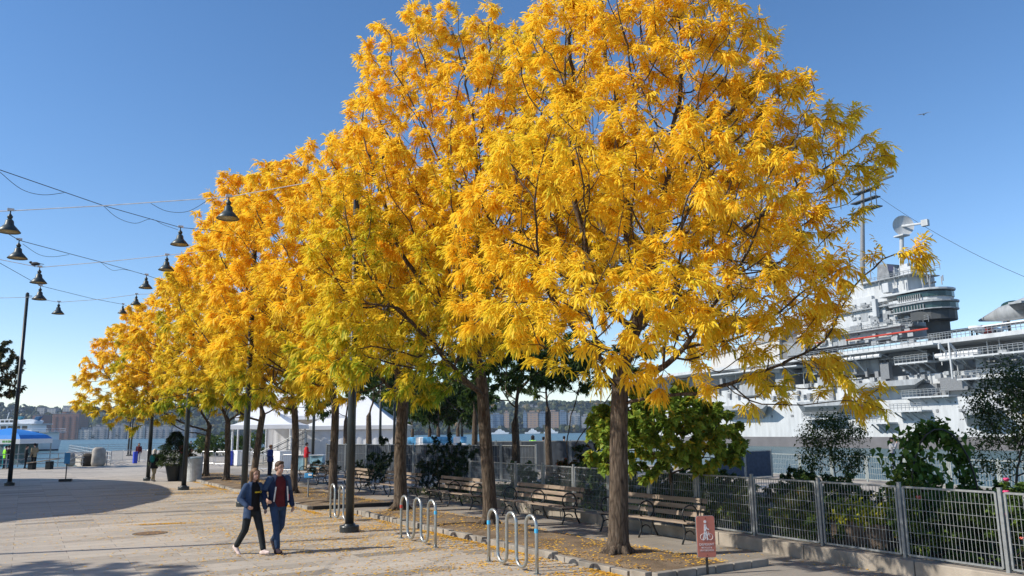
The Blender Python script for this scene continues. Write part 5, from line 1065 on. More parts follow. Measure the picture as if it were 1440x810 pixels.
def bridge(name, px0, px1, y0, y1, out, m, round_=5, n=8, dep=7):
    px1 = pull(px1, (y0+y1)/2, isl+out, dep*.75); xm = (px0+px1)/2; z0 = zat(xm, y1, isl+out); z1 = zat(xm, y0, isl+out); a, b = run(px0, px1, isl+out, z0); ax = (b-a).normalized(); L = (b-a).length; R_ = dep/2; pl = [Vector((0, 0)), Vector((L-R_, 0))]+[Vector((L-R_+R_*math.sin(t), R_-R_*math.cos(t))) for t in np.linspace(.2, math.pi-.2, n)]+[Vector((L-R_, dep)), Vector((0, dep))]
    return MB().prism([a+ax*p.x-SN*p.y+Vector((0, 0, z0)) for p in pl], (0, 0, z1-z0)).build(name, m, ship, world=True)
bridge('lower_bridge', 1281, 1351, 436, 449, 1.5, DGREY); bridge('lower_bridge_windows', 1256, 1352, 427, 435.6, 1.55, GLS); bridge('lower_bridge_roof', 1250, 1353, 424.6, 427, 1.9, GREY2); bridge('lower_bridge_sill', 1250, 1353, 435.6, 437, 1.8, GREY2)
bridge('upper_bridge', 1250, 1345, 418.8, 424.4, .9, GREY); bridge('upper_bridge_windows', 1262, 1346, 411.6, 418.6, .95, GLS); bridge('upper_bridge_roof', 1236, 1347.5, 409, 411.5, 1.3, GREY)
MUL = mat('mullion_grey', (.2, .21, .22), .6)
for (y0, y1, px0, px1, out) in ((427, 435.6, 1258, 1345, 1.62), (411.6, 418.6, 1264, 1340, 1.02)):
    for i in range(11): px = px0+(px1-px0-46)*i/10; o = isl+out; z0 = zat(1300, y1, o); z1 = zat(1300, y0, o); p = P3(px, z0, o); MB().span(p, p+Vector((0, 0, z1-z0)), .16, .1).build('window_mullion', MUL, ship, world=True)
lev('island_deck', 1170, 1300, 434, 436, isl+1.0, 12, GREY2); lev('island_deck', 1160, 1306, 464.5, 466.5, isl+1.4, 13, GREY2); lev('island_deck', 1208, 1322, 391.5, 393, isl+.4, 10, GREY2)
z = zat(1240, 433.5, isl+1); rail(1170, 1256, z, isl+.9, 14); z = zat(1230, 464, isl+1.4); rail(1160, 1306, z, isl+1.3, 22); z = zat(1270, 391, isl); rail(1212, 1322, z, isl+.3, 16)
a = P3(1190, zat(1250, 470, isl+.6), isl+.6); b = P3(1305, zat(1250, 470, isl+.6), isl+.6); MB().tube([a, b], .16, 6).build('red_pipe', REDP, ship, world=True)
a = P3(1128, zat(1150, 482, isl+.6), isl+.6); b = P3(1160, zat(1150, 482, isl+.6), isl+.6); MB().tube([a, b], .14, 6).build('red_pipe', REDP, ship, world=True)
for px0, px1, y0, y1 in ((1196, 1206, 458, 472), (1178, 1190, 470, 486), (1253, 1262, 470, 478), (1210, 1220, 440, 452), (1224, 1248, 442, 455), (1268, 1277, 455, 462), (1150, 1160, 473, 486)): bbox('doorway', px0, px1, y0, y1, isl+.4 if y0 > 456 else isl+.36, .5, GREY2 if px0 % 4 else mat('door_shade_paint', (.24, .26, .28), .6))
lev('gun_tub', 1240, 1256, 398, 412, isl+1.6, 4); lev('side_platform', 1226, 1236, 420, 446, isl+1.6, 3)
# gun director, funnel, masts, dish
def cyl(name, px, y0, y1, wpx, m, off=isl-5, n=18, taper=1):
    a = P3(px, zat(px, y1, off), off); b = P3(px, zat(px, y0, off), off); r_ = wpx/2*a.dot(FF)/1143; return MB().tube([a, b], [r_, r_*taper], n).build(name, m, ship, world=True)
cyl('director_pedestal', 1276, 388, 406, 25, GREY); lev('gun_director', 1260, 1296, 376, 391, isl-3, 7); lev('gun_director_top', 1266, 1283, 371, 377, isl-4, 5); lev('gun_director_sight', 1256, 1262, 377, 388, isl-2.6, 2)
slab('funnel', [(1233, 402), (1254, 402), (1247, 371), (1234, 372)], isl-3, 8, mat('funnel_grey', (.20, .21, .22), .6, 0, .4, .7, .1))
cyl('main_mast', 1213, 255, 410, 7.5, mat('mast_grey', (.23, .235, .24), .6), isl-5, 10, .6)
m = MB(); off = isl-5
for y, x0, x1 in ((297, 1196, 1237), (283, 1200, 1234), (270, 1202, 1232)): a = P3(x0, zat(1213, y, off), off); b = P3(x1, zat(1213, y, off), off); m.span(a, b, 1.5, .2)
for x in (1216, 1226, 1233): a = P3(x, zat(1213, 297, off), off+1); m.tube([a, a+Vector((0, 0, 3.4))], .09, 4); 
for y in (258, 263): a = P3(1195, zat(1213, y, off), off); b = P3(1256, zat(1213, y, off), off); m.span(a, b, .25, .3)
for x in (1200, 1226, 1240): a = P3(x, zat(1213, 258, off), off); m.tube([a, a+Vector((0, 0, 2))], .08, 4)
m.build('mast_yards', mat('mast_dark', (.06, .065, .07), .6), ship, world=True)
c = P3(1269, zat(1269, 318, off), off); d = (SN*.45-SU*.9).normalized(); k = c.dot(FF)/1143; u = d.cross(Vector((0, 0, 1))).normalized(); rot = Matrix((u, Vector((0, 0, 1)), d)).transposed()
m = MB(); prof = [(15*k*t, 3.2*k*t*t) for t in np.linspace(.02, 1, 7)]+[(15.3*k, 3.4*k)]+[(15*k*t, 3.2*k*t*t-.5*k) for t in np.linspace(1, .02, 7)]; m.lathe(prof, (0, 0, 0), 26); m.v = [tuple(c+rot @ Vector(v)) for v in m.v]; m.build('radar_dish', GREY, ship, world=True, smooth=False)
m = MB(); e = P3(1301, zat(1301, 313.5, off), off); m.tube([c, e], [1.9*k, 1.6*k], 8); m.box(e, (7*k, 9*k, 9*k), SA); m.build('dish_arm', GREY, ship, world=True); cyl('dish_mast', 1268, 331, 378, 6, GREY, off); lev('dish_platform', 1256, 1280, 330, 332.5, isl-4, 4)
cyl('whip_antenna', 1308, 372, 414, 1.6, RAILG, isl-1, 6)
for y, x0, x1 in ((381, 1303, 1315), (398, 1302, 1316)): MB().span(P3(x0, zat(1308, y, isl-1), isl-1), P3(x1, zat(1308, y, isl-1), isl-1), .2, .25).build('antenna_arm', DGREY, ship, world=True)
slab('flag', [(1249, 372), (1257, 374), (1256, 382), (1249, 380)], isl-2, .1, mat('navy_flag', (.03, .035, .08), .8))
r = random.Random(9); m = MB()
for i in range(95): px = r.uniform(1130, 1300); y = r.uniform(425, 484); o = isl+.35; p = P3(px, zat(px, y, o), o); s = r.uniform(.25, .7); MB().box(p, (r.uniform(.3, .6), s*1.6, s), math.atan2(SN.y, SN.x)).build('island_fitting', GREY2, ship, world=True)
for i in range(16): px = r.uniform(1180, 1330); y = r.uniform(392, 408); o = isl; p = P3(px, zat(px, y, o), o); MB().tube([p, p+Vector((0, 0, r.uniform(.8, 3)))], .10, 5).build('antenna_rod', GREY2, ship, world=True)
# flight deck rails, and the hangar shed on the deck at left
rail(1340, 1640, zfd+.35, .7, 40); rail(1306, 1338, zfd+.35, .8, 8)
slab('deck_shed', [(1000, 520), (1000, 500), (1096, 474), (1096, 524)], .3, 10, mat('shed_white', (.50, .49, .47), .6, 0, .08, .4, .03)); slab('shed_roof', [(985, 503), (1036, 489), (1112, 452), (1100, 475), (1000, 501)], .6, 8, mat('shed_roof_grey', (.28, .28, .29), .7)); slab('shed_end', [(1096, 474), (1134, 473), (1134, 500), (1096, 522)], -.4, 8, mat('shed_end_grey', (.16, .165, .175), .7)); slab('shed_end_door', [(1107, 483), (1132, 482), (1132, 498), (1107, 501)], -.2, 3, mat('shed_door_grey', (.24, .26, .28), .6))
c = P3(1116, zat(1116, 463, isl-1), isl-1); MB().ell(c, (2.3, 2.3, 3.0), 18, 12).build('radome', GREY, ship, world=True, smooth=True)
# mooring stays from the mast
st = MB(); a = P3(1222, zat(1213, 270, off), off); b = P3(1560, zat(1560, 432, off), off); st.tube([a.lerp(b, u)-Vector((0, 0, 2.2*4*u*(1-u))) for u in np.linspace(0, 1, 12)], .035, 4); st.tube([P3(1312, zat(1312, 330, off), off), P3(1306, zat(1306, 336, off), off)], .06, 4); st.build('mast_stay', CABD, ship, world=True)
# aircraft on deck
o = .2-9; p = P3(1386, zfd+2.2, o); t = thing('parked_aircraft', 'small white aircraft with red fuselage parked on the warship deck', 'aircraft', p, math.atan2(SU.y, SU.x)); m = MB(); m.tube([(-4, 0, .1), (-2, 0, 0), (1.5, 0, 0), (3.6, 0, .2)], [.25, .55, .65, .25], 12); m.build('fuselage', WHITE, t, smooth=True); MB().tube([(-.9, 0, 0), (.9, 0, 0)], [.68, .72], 12).build('fuselage_band', mat('aircraft_red', (.5, .06, .05), .4), t, smooth=True); MB().hexa([(-1.2, -8, .3), (1.2, -8, .3), (1.2, 8, .3), (-1.2, 8, .3), (-1.2, -8, .55), (1.2, -8, .55), (1.2, 8, .55), (-1.2, 8, .55)]).build('wing', WHITE, t); MB().prism([(-5, -.1, .1), (-3.6, -.1, .3), (-4.6, -.1, 2.5), (-5.6, -.1, 2.5)], (0, .2, 0)).build('tail_fin', WHITE, t); t.rotation_euler.z += R(90)
for x, y in ((0, -1.6), (0, 1.6), (3.2, 0)): MB().tube([(x, y, -.2), (x, y, -1.8)], .16, 6).build('landing_gear', BLK, t)
p = P3(1452, zfd+4.2, -9); t = thing('parked_aircraft', 'grey jet aircraft parked on the warship deck at the right picture edge', 'aircraft', p, math.atan2(SU.y, SU.x)); m = MB(); m.tube([(9, 0, -.4), (5, 0, .1), (0, 0, .6), (-8, 0, .4)], [.15, 1.2, 1.7, 1.3], 14); m.build('fuselage', GREY2, t, smooth=True); MB().prism([(-2, -8, .2), (2, -1, .2), (2, 1, .2), (-2, 8, .2), (-4, 8, .2), (-4, -8, .2)], (0, 0, .3)).build('wing', GREY2, t); MB().prism([(-4, -.12, 1.5), (-7, -.12, 5.5), (-9, -.12, 5.5), (-8.5, -.12, 1.2)], (0, .24, 0)).build('tail_fin', GREY2, t); MB().ell((3.2, 0, 1.3), (1.8, .7, .7), 12, 8).build('canopy', GLS, t, smooth=True)
for x, y in ((-1, -2), (-1, 2), (4, 0)): MB().tube([(x, y, 0), (x, y, -3.9)], .22, 6).build('landing_gear', BLK, t)
# added roof's outline = the shadow's outline carried back up the sun's rays
H_ = 8.0
roof = [sh(px, py, H_) for px, py in ((-40, 737), (0, 732), (60, 727), (115, 722), (150, 716), (180, 709), (200, 705), (215, 700), (222, 694), (219, 688), (207, 683), (185, 678.5), (150, 676), (90, 674), (40, 673.5), (0, 673.5))]
roof += [(-22, roof[-1][1]+4, H_), (-22, roof[0][1]-1, H_)]
MB().prism(roof, (0, 0, .45)).build('roof', WHITE, SHADOW_ROOF)
for x, y in ((-4, -5), (-2, 2), (-6, 8), (-14, -8), (-14, 8), (-20, 0)): MB().tube([(x, y, 0), (x, y, H_)], .2, 12).build('column', WHITE, SHADOW_ROOF)
# ------------------------------------------------------------------ the row of honey locusts
T = [(9.60, 12.23), (10.04, 17.9), (9.85, 23.0), (9.4, 27.8), (9.15, 31.7), (9.25, 38.6), (8.95, 43.1), (8.9, 48.3)]
LBL = ['nearest and largest golden honey locust, at the right end of the row', 'second golden honey locust from the right, its trunk between the two nearest benches', 'third golden honey locust from the right, its thick trunk behind the middle bicycle rack', 'golden honey locust whose trunk stands just left of the nearest lamp post', 'golden honey locust whose trunk stands right of the walking couple', 'golden honey locust whose trunk stands right behind the walking couple', 'golden honey locust whose trunk is second from the left end of the row', 'golden honey locust farthest left in the row, hanging low over the river view']
L1 = PL([(880, 330, 15.4, 2.3), (900, 190, 15.4, 2.1), (880, 70, 15.8, 1.8), (800, 80, 15.5, 1.4), (960, 70, 15.4, 1.5), (1030, 120, 15.2, 1.3), (1090, 170, 15, 1.2), (1155, 205, 15, .95), (1222, 222, 15, .5), (1205, 250, 15, .6), (1238, 212, 15, .42), (1190, 275, 15, .55), (1225, 262, 15, .4), (1195, 305, 15, .3), (1180, 165, 15.2, .5), (1125, 300, 15, .85), (1170, 285, 15, .4),
    (1050, 270, 14.2, 1.4), (950, 270, 13, 1.5), (800, 230, 13.5, 1.5), (740, 330, 14.5, 1.4), (700, 420, 15, 1.1), (780, 430, 13.2, 1.2), (860, 440, 12.6, 1.1), (960, 410, 12.8, 1.2), (1060, 390, 13.6, 1.2), (1140, 400, 14.2, .85), (1180, 380, 14.2, .35), (1235, 362, 14.3, .36), (1285, 355, 14.2, .36),
    (1175, 440, 14.4, .4), (1100, 470, 14.2, .65), (1165, 535, 14.3, .6), (1220, 560, 14.2, .45), (1110, 552, 14.4, .55), (1060, 555, 14.3, .45), (1170, 515, 14.3, .4), (1010, 480, 13.5, .75), (840, 490, 13, .75), (760, 480, 13.5, .65), (900, 330, 18.2, 2.0), (1000, 230, 17.8, 1.7), (800, 250, 18, 1.8), (1050, 350, 17.8, 1.4), (950, 450, 17.8, 1.2), (900, -10, 15.8, 1.4), (820, 10, 15.6, 1.1), (980, 20, 15.5, 1.1), (1035, 60, 15.4, .7), (1050, 555, 14.6, .4), (940, 522, 14, .55), (990, 538, 14.2, .5), (1040, 515, 14.3, .6), (1080, 505, 14.6, .6), (1140, 470, 14.6, .6), (1000, 440, 14.5, .9), (1100, 430, 14.5, .8), (890, 520, 13.6, .5), (1150, 505, 14.6, .45), (1195, 545, 14.3, .45)])
cr = lambda i, z, dx=0, dy=0: (T[i][0]+dx, T[i][1]+dy, z)
L2 = PL([(570, 75, 20.4, 1.3), (540, 135, 20.2, 1.0), (520, 165, 20, .8), (610, 60, 20.6, 1.3), (650, 70, 20.3, 1.0), (690, 60, 20.6, 1.3), (580, 180, 19.5, 1.7), (660, 170, 19, 1.9), (740, 120, 20, 1.8), (600, 280, 18.8, 1.7), (690, 270, 18, 1.8), (560, 360, 19.2, 1.5), (640, 380, 18, 1.5), (600, 450, 18.6, 1.2), (690, 440, 17.8, 1.1), (540, 440, 20, 1.0), (640, 520, 18.6, .8), (560, 520, 19.6, .8), (500, 215, 18.8, .9), (515, 280, 18.4, 1.1), (490, 330, 18.6, 1.1), (510, 400, 18.2, 1.1), (485, 455, 18.6, .9), (505, 505, 18.4, .7), (550, 250, 18.4, 1.2), (495, 255, 18, 1.0), (500, 310, 18, 1.0), (490, 360, 18, 1.0), (500, 410, 18, 1.0), (486, 460, 18, .95), (495, 510, 18, .65)])+blobs(cr(1, 7.4), (3.8, 3.8, 4.0), 16, (1.2, 1.8), 2)
L3 = PL([(480, 245, 24.6, 1.5), (440, 250, 24.4, 1.2), (400, 270, 24.2, 1.2), (360, 290, 24, .9), (510, 220, 24.8, 1.3), (420, 340, 23.6, 1.5), (480, 340, 23, 1.6), (400, 400, 23.6, 1.2), (460, 430, 23, 1.4), (540, 330, 23, 1.7), (440, 500, 23.2, 1.0), (520, 480, 22.8, 1.2), (500, 545, 23.2, .7), (590, 540, 23.2, .8), (455, 300, 22, 1.2), (430, 400, 22, 1.2), (460, 520, 21.6, .8)])+blobs(cr(2, 7.2), (4.2, 4.2, 4.0), 14, (1.2, 1.8), 3)
L4 = PL([(345, 280, 28.6, 1.5), (310, 300, 28.4, .9), (390, 265, 28.8, 1.4), (330, 350, 28, 1.5), (370, 420, 27.4, 1.6), (320, 430, 28, 1.2), (400, 500, 27.2, 1.3), (440, 545, 27.4, .8), (350, 510, 27.6, 1.1), (345, 340, 26.2, 1.2), (335, 420, 26, 1.2), (350, 480, 25.8, 1.1), (340, 545, 26, .7), (370, 545, 26.4, .7), (345, 330, 25.6, 1.0), (338, 390, 25.6, 1.1), (345, 450, 25.4, 1.1), (336, 505, 25.4, 1.0)])+blobs(cr(3, 7.2), (4.2, 4.2, 3.8), 14, (1.2, 1.8), 4)
L5 = PL([(300, 350, 32, 1.3), (335, 320, 32, 1.4), (280, 390, 31.8, 1.2), (310, 440, 31.2, 1.5), (350, 400, 31, 1.6), (300, 510, 31, 1.3), (350, 545, 31, 1.0), (400, 560, 31.2, .8), (270, 460, 31.4, 1.0), (310, 545, 31, .8)])+blobs(cr(4, 6.8), (4.0, 4.0, 3.4), 12, (1.1, 1.7), 5)
L6 = PL([(268, 400, 38.4, 1.5), (290, 375, 38.4, 1.2), (250, 440, 38, 1.5), (300, 450, 37.4, 1.8), (260, 510, 37.4, 1.6), (310, 545, 37.4, 1.3), (220, 480, 38, 1.3), (258, 420, 34.8, 1.2), (255, 480, 34.4, 1.4), (265, 540, 34.6, 1.2), (240, 560, 34.6, .8), (258, 400, 34, 1.1), (262, 455, 34, 1.2), (255, 515, 34, 1.1)])+blobs(cr(5, 6.6), (4.4, 4.4, 3.4), 10, (1.2, 1.9), 6)
L7 = PL([(215, 452, 41.8, 1.5), (245, 440, 41.8, 1.6), (195, 470, 41.6, 1.3), (200, 520, 41, 1.7), (240, 510, 41, 1.8), (230, 565, 41, 1.3), (280, 560, 41, 1.3), (207, 480, 42, 1.3), (205, 545, 41, 1.3), (210, 500, 43, 1.4), (206, 560, 43, 1.2)])+blobs(cr(6, 6.2), (4.4, 4.4, 3.0), 9, (1.2, 1.9), 7)
L8 = PL([(165, 485, 46, 1.4), (150, 520, 45.8, 1.6), (190, 450, 46.2, 1.2), (185, 500, 45.8, 1.8), (135, 550, 45.4, 1.2), (118, 568, 45.2, .75), (160, 570, 45, 1.4), (200, 572, 45, 1.4), (240, 585, 45.2, 1.1), (190, 600, 45, .55)])+blobs(cr(7, 5.8, -1.5, -.5), (4.4, 4.4, 2.8), 9, (1.2, 1.9), 8)
spec = [(L1, 6400, 112000, 4, 0, .0205, .20, .165, 101, 3.3, (.15, -.1), .4, .235), (L2, 5800, 95000, 4, 0, .0235, .185, .15, 102, 3.4, (-.1, .1), .7, .25), (L3, 4200, 66000, 3, 0, .030, .21, .17, 103, 3.3, (.1, .1), .9, .28), (L4, 3200, 50000, 3, 0, .035, .16, .13, 104, 3.3, (0, .1), .9, .31), (L5, 2800, 42000, 3, 0, .037, .15, .125, 105, 3.2, (-.1, 0), 1.0, .31), (L6, 2400, 34000, 3, 0, .046, .17, .14, 106, 3.2, (.3, 0), 1.0, .33), (L7, 2100, 30000, 3, 0, .046, .16, .13, 107, 3.0, (0, .1), .8, .33), (L8, 2200, 32000, 3, 0, .048, .16, .13, 108, 2.8, (.1, 0), .7, .33)]
trees = []
for (x, y), lab, (lo, na, nl, J, ll, lw, rb, rt, sd_, fk, ln, gr, st) in zip(T, LBL, spec):
    trees.append(locust(lab, (x, y, .05), fk, lo, na, nl, J, ll, lw, rb, rt, sd_, ln, gr, st, lowgreen=.52 if sd_ > 101 else .14, Lr=(.11, .20) if J > 3 else (.15, .26)))
# trees of the second, still green row beyond the fence and round the plaza
GRN = [(0, (.018, .042, .010)), (.35, (.045, .09, .018)), (.65, (.09, .145, .026)), (.88, (.22, .22, .025)), (1, (.5, .33, .02))]
RUS = [(0, (.025, .03, .012)), (.5, (.06, .07, .02)), (.8, (.16, .085, .03)), (1, (.26, .11, .03))]
def bg_tree(lab, px, hd, top, rx, sd_, fork=2.4, n=9000, L=.19, W=.085, stops=GRN, mn='green_tree_leaf', cz=None, rb=.16, dx=0, na=520):
    p = P(px, 640, hd); c = (p.x+RR.x*dx, p.y+RR.y*dx, cz or (fork+top)/2+.2); lo = blobs(c, (rx, rx, (top-fork)/2), 12, (rx*.28, rx*.45), sd_)
    return broadleaf('broadleaf_tree', lab, 'tree', (p.x, p.y, 0), lo, na, n, L, W, stops, mn, sd_, fork, rb, .34, .009, 'green trees beyond the fence', tmean=.42)
bg_tree('dark green forked tree beyond the fence with a long bough reaching right', 725, 33.5, 7.6, 3.6, 31, 2.6, 17000, rb=.21, cz=5.2, dx=1.0)
bg_tree('dark tree in front of the white tent roof, right of the nearest lamp post', 518, 62, 9.5, 4, 32, 3.6, 9000, .28, .13, rb=.26); bg_tree('dark tree just left of the nearest lamp post, before the white tent', 486, 58, 9, 3.6, 33, 3.2, 8000, .26, .12, rb=.22)
for i, (px, hd, top, rx, lab) in enumerate(((580, 84, 9, 4.2, 'green tree behind the white tent end'), (604, 78, 8, 3.4, 'pale-trunked green tree, leftmost of the grove above the wrapped packs'), (616, 74, 8.6, 3.6, 'pale-trunked green tree second from the left in the grove'), (631, 76, 8.2, 3.2, 'pale-trunked green tree, third in the grove above the wrapped packs'), (644, 72, 8, 3.2, 'pale-trunked green tree at the right end of the grove'), (560, 95, 10, 5, 'tall dense green tree at the back of the grove'), (650, 98, 9, 5, 'dense green tree behind the right end of the grove'))): bg_tree(lab, px, hd, top, rx, 40+i, 2.6, 7500, .38, .19, rb=.22, na=420)
bg_tree('dark green tree beyond the fence, above the workers in green vests', 772, 40, 7.8, 3.4, 34, 3.2, 13000, rb=.2, cz=5.6); bg_tree('dark green tree beyond the fence, behind the second yellow trunk', 668, 44, 8.5, 3.6, 35, 3.2, 12000, rb=.2, cz=5.8)
for px, hd, lab, lean in ((797, 33, 'thin dark upright stem just left of the nearest yellow trunk', 1.0), (811, 32, 'thin leaning young tree, its stems slanting right', 2.0)):
    p = P(px, 645, hd); broadleaf('young_tree', lab, 'tree', (p.x, p.y, 0), blobs((p.x+RR.x*lean, p.y+RR.y*lean, 5.0), (1.7, 1.7, 1.3), 7, (.5, .8), int(px)), 220, 2600, .15, .07, GRN, 'green_tree_leaf', int(px), 1.8, .075, .3, .007, 'green trees beyond the fence', tmean=.45)
p = P(-14, 640, 62); broadleaf('broadleaf_tree', 'dark russet-green tree cut by the left picture edge, behind the tall post', 'tree', (p.x, p.y, 0), PL([(-10, 500, 62, 1.5), (12, 505, 62, 1.1), (22, 520, 62, .8), (0, 540, 62, 1.4), (16, 550, 62, .9), (-30, 520, 62, 2.2), (-20, 560, 62, 1.6), (14, 530, 62, 1.1), (8, 490, 62, .8), (26, 545, 62, .5)]), 700, 14000, .24, .12, RUS, 'russet_leaf', 55, 3.6, .17, .34, .009, tmean=.5)
o = dup(trees[3], (-10.6, 17.6, .02), 1.1, 'golden honey locust left of the camera, outside the picture, throwing shade into the corner', 'trees outside the picture'); 
# far hedge, and yew shrubs between the benches
YEW = [(0, (.008, .02, .008)), (.5, (.02, .045, .014)), (.85, (.045, .075, .02)), (1, (.10, .09, .02))]
def shrub(lab, px, py, hd, r, h, sd_, n=2600, L=.10, W=.035, stops=YEW, mn='yew_leaf', name='evergreen_shrub', x=None, cat='shrub', **k):
    p = G(px, py) if hd is None else P(px, py, hd)
    if x: p = XP(px, py, x)
    return broadleaf(name, lab, cat, (p.x, p.y, 0), blobs((p.x, p.y, h*.55), (r, r, h*.5), 9, (r*.3, r*.5), sd_), 330, n, L, W, stops, mn, sd_, .2, .035, .13, .0035, None, tmean=k.get('tmean', .45), trans=.2, droop=.2)
shrub('tall dark yew shrub right of the third yellow trunk, before the screened fence', 622, 690, None, 1.25, 2.3, 61, 6500, x=13.4); shrub('dark yew shrub right behind the third yellow trunk', 604, 690, None, .9, 1.5, 62, 3500, x=13.0); shrub('tall narrow dark yew left of the third yellow trunk', 540, 672, None, .7, 2.25, 63, 3600, x=13.6)
shrub('low dark yew spilling between two shaded benches, left of the third trunk', 527, 690, None, .8, 1.25, 64, 2800, x=12.6); shrub('low dark yew between the farther benches, right of the nearest lamp post', 512, 684, None, .8, 1.1, 65, 2600, x=12.9); shrub('low dark yew left of the trunk beside the nearest lamp post', 455, 680, None, .9, 1.2, 66, 2600, x=12.7); shrub('low yew at the right end of the shaded bench, beside the mesh fence end', 652, 700, None, .7, .9, 67, 2200, x=13.3)
shrub('russet and green shrub above the mesh fence, left of the nearest trunk', 818, 650, 27, 1.35, 1.75, 68, 5200, .12, .06, [(0, (.012, .03, .01)), (.55, (.04, .07, .02)), (.8, (.16, .06, .02)), (1, (.35, .09, .03))], 'russet_shrub_leaf', 'russet_shrub', tmean=.55)
for i, (px, hd, r_, h, lab) in enumerate(((285, 92, 2.6, 2.2, 'clipped hedge bush behind the leftmost trunks'), (310, 95, 2.8, 2.4, 'hedge bush between the two far yellow trunks'), (335, 88, 1.0, 2.6, 'small bright green potted bush behind the blue bin'), (350, 96, 2.6, 2.5, 'dark hedge bush left of the low white tent'), (400, 98, 3.0, 2.6, 'hedge bush seen through the low white tent'))): shrub(lab, px, 640, hd, r_, h, 70+i, 1800, .34, .16, GRN, 'green_tree_leaf', 'hedge_bush', tmean=.5)
# big-leaved green tree behind the fence
BIG = [(0, (.04, .09, .018)), (.3, (.10, .20, .03)), (.6, (.21, .33, .045)), (.85, (.30, .33, .04)), (1, (.65, .46, .03))]
p = P(945, 660, 18.6); broadleaf('catalpa_tree', 'low spreading green tree with large heart-shaped leaves behind the mesh fence', 'tree', (p.x, p.y, .05), PL([(880, 590, 18.4, .8), (930, 580, 18, .8), (980, 585, 18, .75), (1015, 610, 18, .55), (1035, 640, 18, .35), (860, 630, 18, .65), (930, 630, 17.4, .8), (990, 640, 17.6, .6), (850, 590, 18.8, .5), (900, 560, 18.6, .5), (960, 560, 18.6, .5), (1000, 660, 18, .35), (900, 655, 17.6, .5), (845, 655, 18, .3), (870, 610, 17.2, .5), (950, 600, 16.8, .6), (1000, 610, 17, .5), (920, 600, 16.8, .6), (1020, 625, 17.2, .4)]), 1100, 17000, .14, .125, BIG, 'catalpa_leaf', 71, 1.0, .09, .17, .005, tmean=.66, droop=.25, up=.35, trans=.4)
# garden shrubs and flowers behind the fence
p = P(1172, 668, 19.5); broadleaf('slender_shrub', 'slender open shrub with small dark leaves rising above the mesh fence before the ship', 'shrub', (p.x, p.y, .05), PL([(1150, 620, 19.5, .45), (1175, 610, 19.5, .5), (1200, 605, 19.5, .35), (1140, 600, 19.5, .25), (1165, 640, 19.4, .5), (1190, 650, 19.4, .4), (1185, 590, 19.5, .25), (1160, 590, 19.5, .25), (1210, 640, 19.5, .25), (1140, 645, 19.5, .3)]), 700, 5200, .07, .036, GRN, 'green_tree_leaf', 72, .6, .02, .12, .0028, tmean=.42, spread=.7)
p = P(1425, 700, 15.8); broadleaf('dark_shrub_tree', 'dark small-leaved shrub tree at the right picture edge, before the ship', 'tree', (p.x, p.y, .05), PL([(1420, 560, 15.8, .55), (1395, 560, 15.8, .4), (1440, 590, 15.8, .6), (1400, 610, 15.8, .45), (1380, 570, 15.8, .28), (1360, 572, 15.8, .14), (1420, 640, 15.8, .5), (1395, 655, 15.8, .3), (1460, 560, 15.8, .7), (1410, 520, 15.8, .3), (1475, 630, 15.8, .8), (1440, 535, 15.8, .4), (1375, 600, 15.8, .22), (1500, 580, 16, .9)]), 1300, 15000, .075, .04, [(0, (.02, .042, .016)), (.5, (.06, .10, .03)), (.85, (.14, .16, .04)), (1, (.25, .15, .04))], 'dark_shrub_leaf', 73, .9, .05, .14, .0032, tmean=.5, trans=.2, spread=.7)
# vine-covered arch
A0 = P(1270, 660, 15.6); A1 = P(1362, 660, 15.6); A0.z = A1.z = .05; tp = P(1318, 603, 15.6).z; vine = thing('vine_arch', 'vine-covered garden arch with big green leaves beside the river fence view', 'arch', ((A0.x+A1.x)/2, (A0.y+A1.y)/2, .05)); m = MB(); dv = (A1-A0)/2; md = (A0+A1)/2
arc = [A0+Vector((0, 0, .9*k/4)) for k in range(5)]+[md-dv*math.cos(a)+Vector((0, 0, .9+(tp-.95)*math.sin(a))) for a in np.linspace(.12, math.pi-.12, 12)]+[A1+Vector((0, 0, .9*k/4)) for k in range(4, -1, -1)]
nb = Vector((dv.y, -dv.x, 0)).normalized()*.5
for q in (-1, 1): m.tube([p_+nb*q*.5 for p_ in arc], .018, 6)
for p_ in arc[1::2]: m.tube([p_-nb*.5, p_+nb*.5], .01, 5)
m.build('arch_frame', BLK, vine, world=True); g = np.random.default_rng(5); lo = []
rng = np.random.default_rng(6); AP = np.array([tuple(p_) for p_ in arc]); n = 2600; ii = np.clip((g.random(n)**.9*len(AP)).astype(int), 0, len(AP)-1); lowk = np.where(ii < 9, .15, .085); b = AP[ii]+g.normal(0, 1, (n, 3))*lowk[:, None]*np.array([1.2, 1.2, 1]); x2 = g.random(n) < .42; b[x2] = np.array(tuple(A0.lerp(A1, .22)))+g.normal(0, 1, (x2.sum(), 3))*np.array([.22, .22, .38])+np.array([0, 0, .95]); b[:, 2] = np.maximum(b[:, 2], .15)
V, F, q = simple_leaves(b, unit(g.normal(size=(n, 3))+np.array([0, 0, -.2])), g.uniform(.09, .17, n), g.uniform(.08, .15, n), .4); loc0 = np.array(tuple(vine.location)); arr_mesh('foliage', V-loc0, F, leafmat('vine_leaf', [(0, (.03, .07, .018)), (.5, (.09, .18, .03)), (.8, (.2, .28, .04)), (1, (.45, .35, .04))], .35), vine, np.repeat(np.clip(.45+.2*clumpnoise(b, 2.5, 4)+g.normal(0, .12, n), 0, 1), q))
GARD = [(0, (.022, .05, .012)), (.4, (.07, .125, .024)), (.7, (.15, .22, .035)), (.92, (.22, .24, .03)), (1, (.4, .2, .03))]
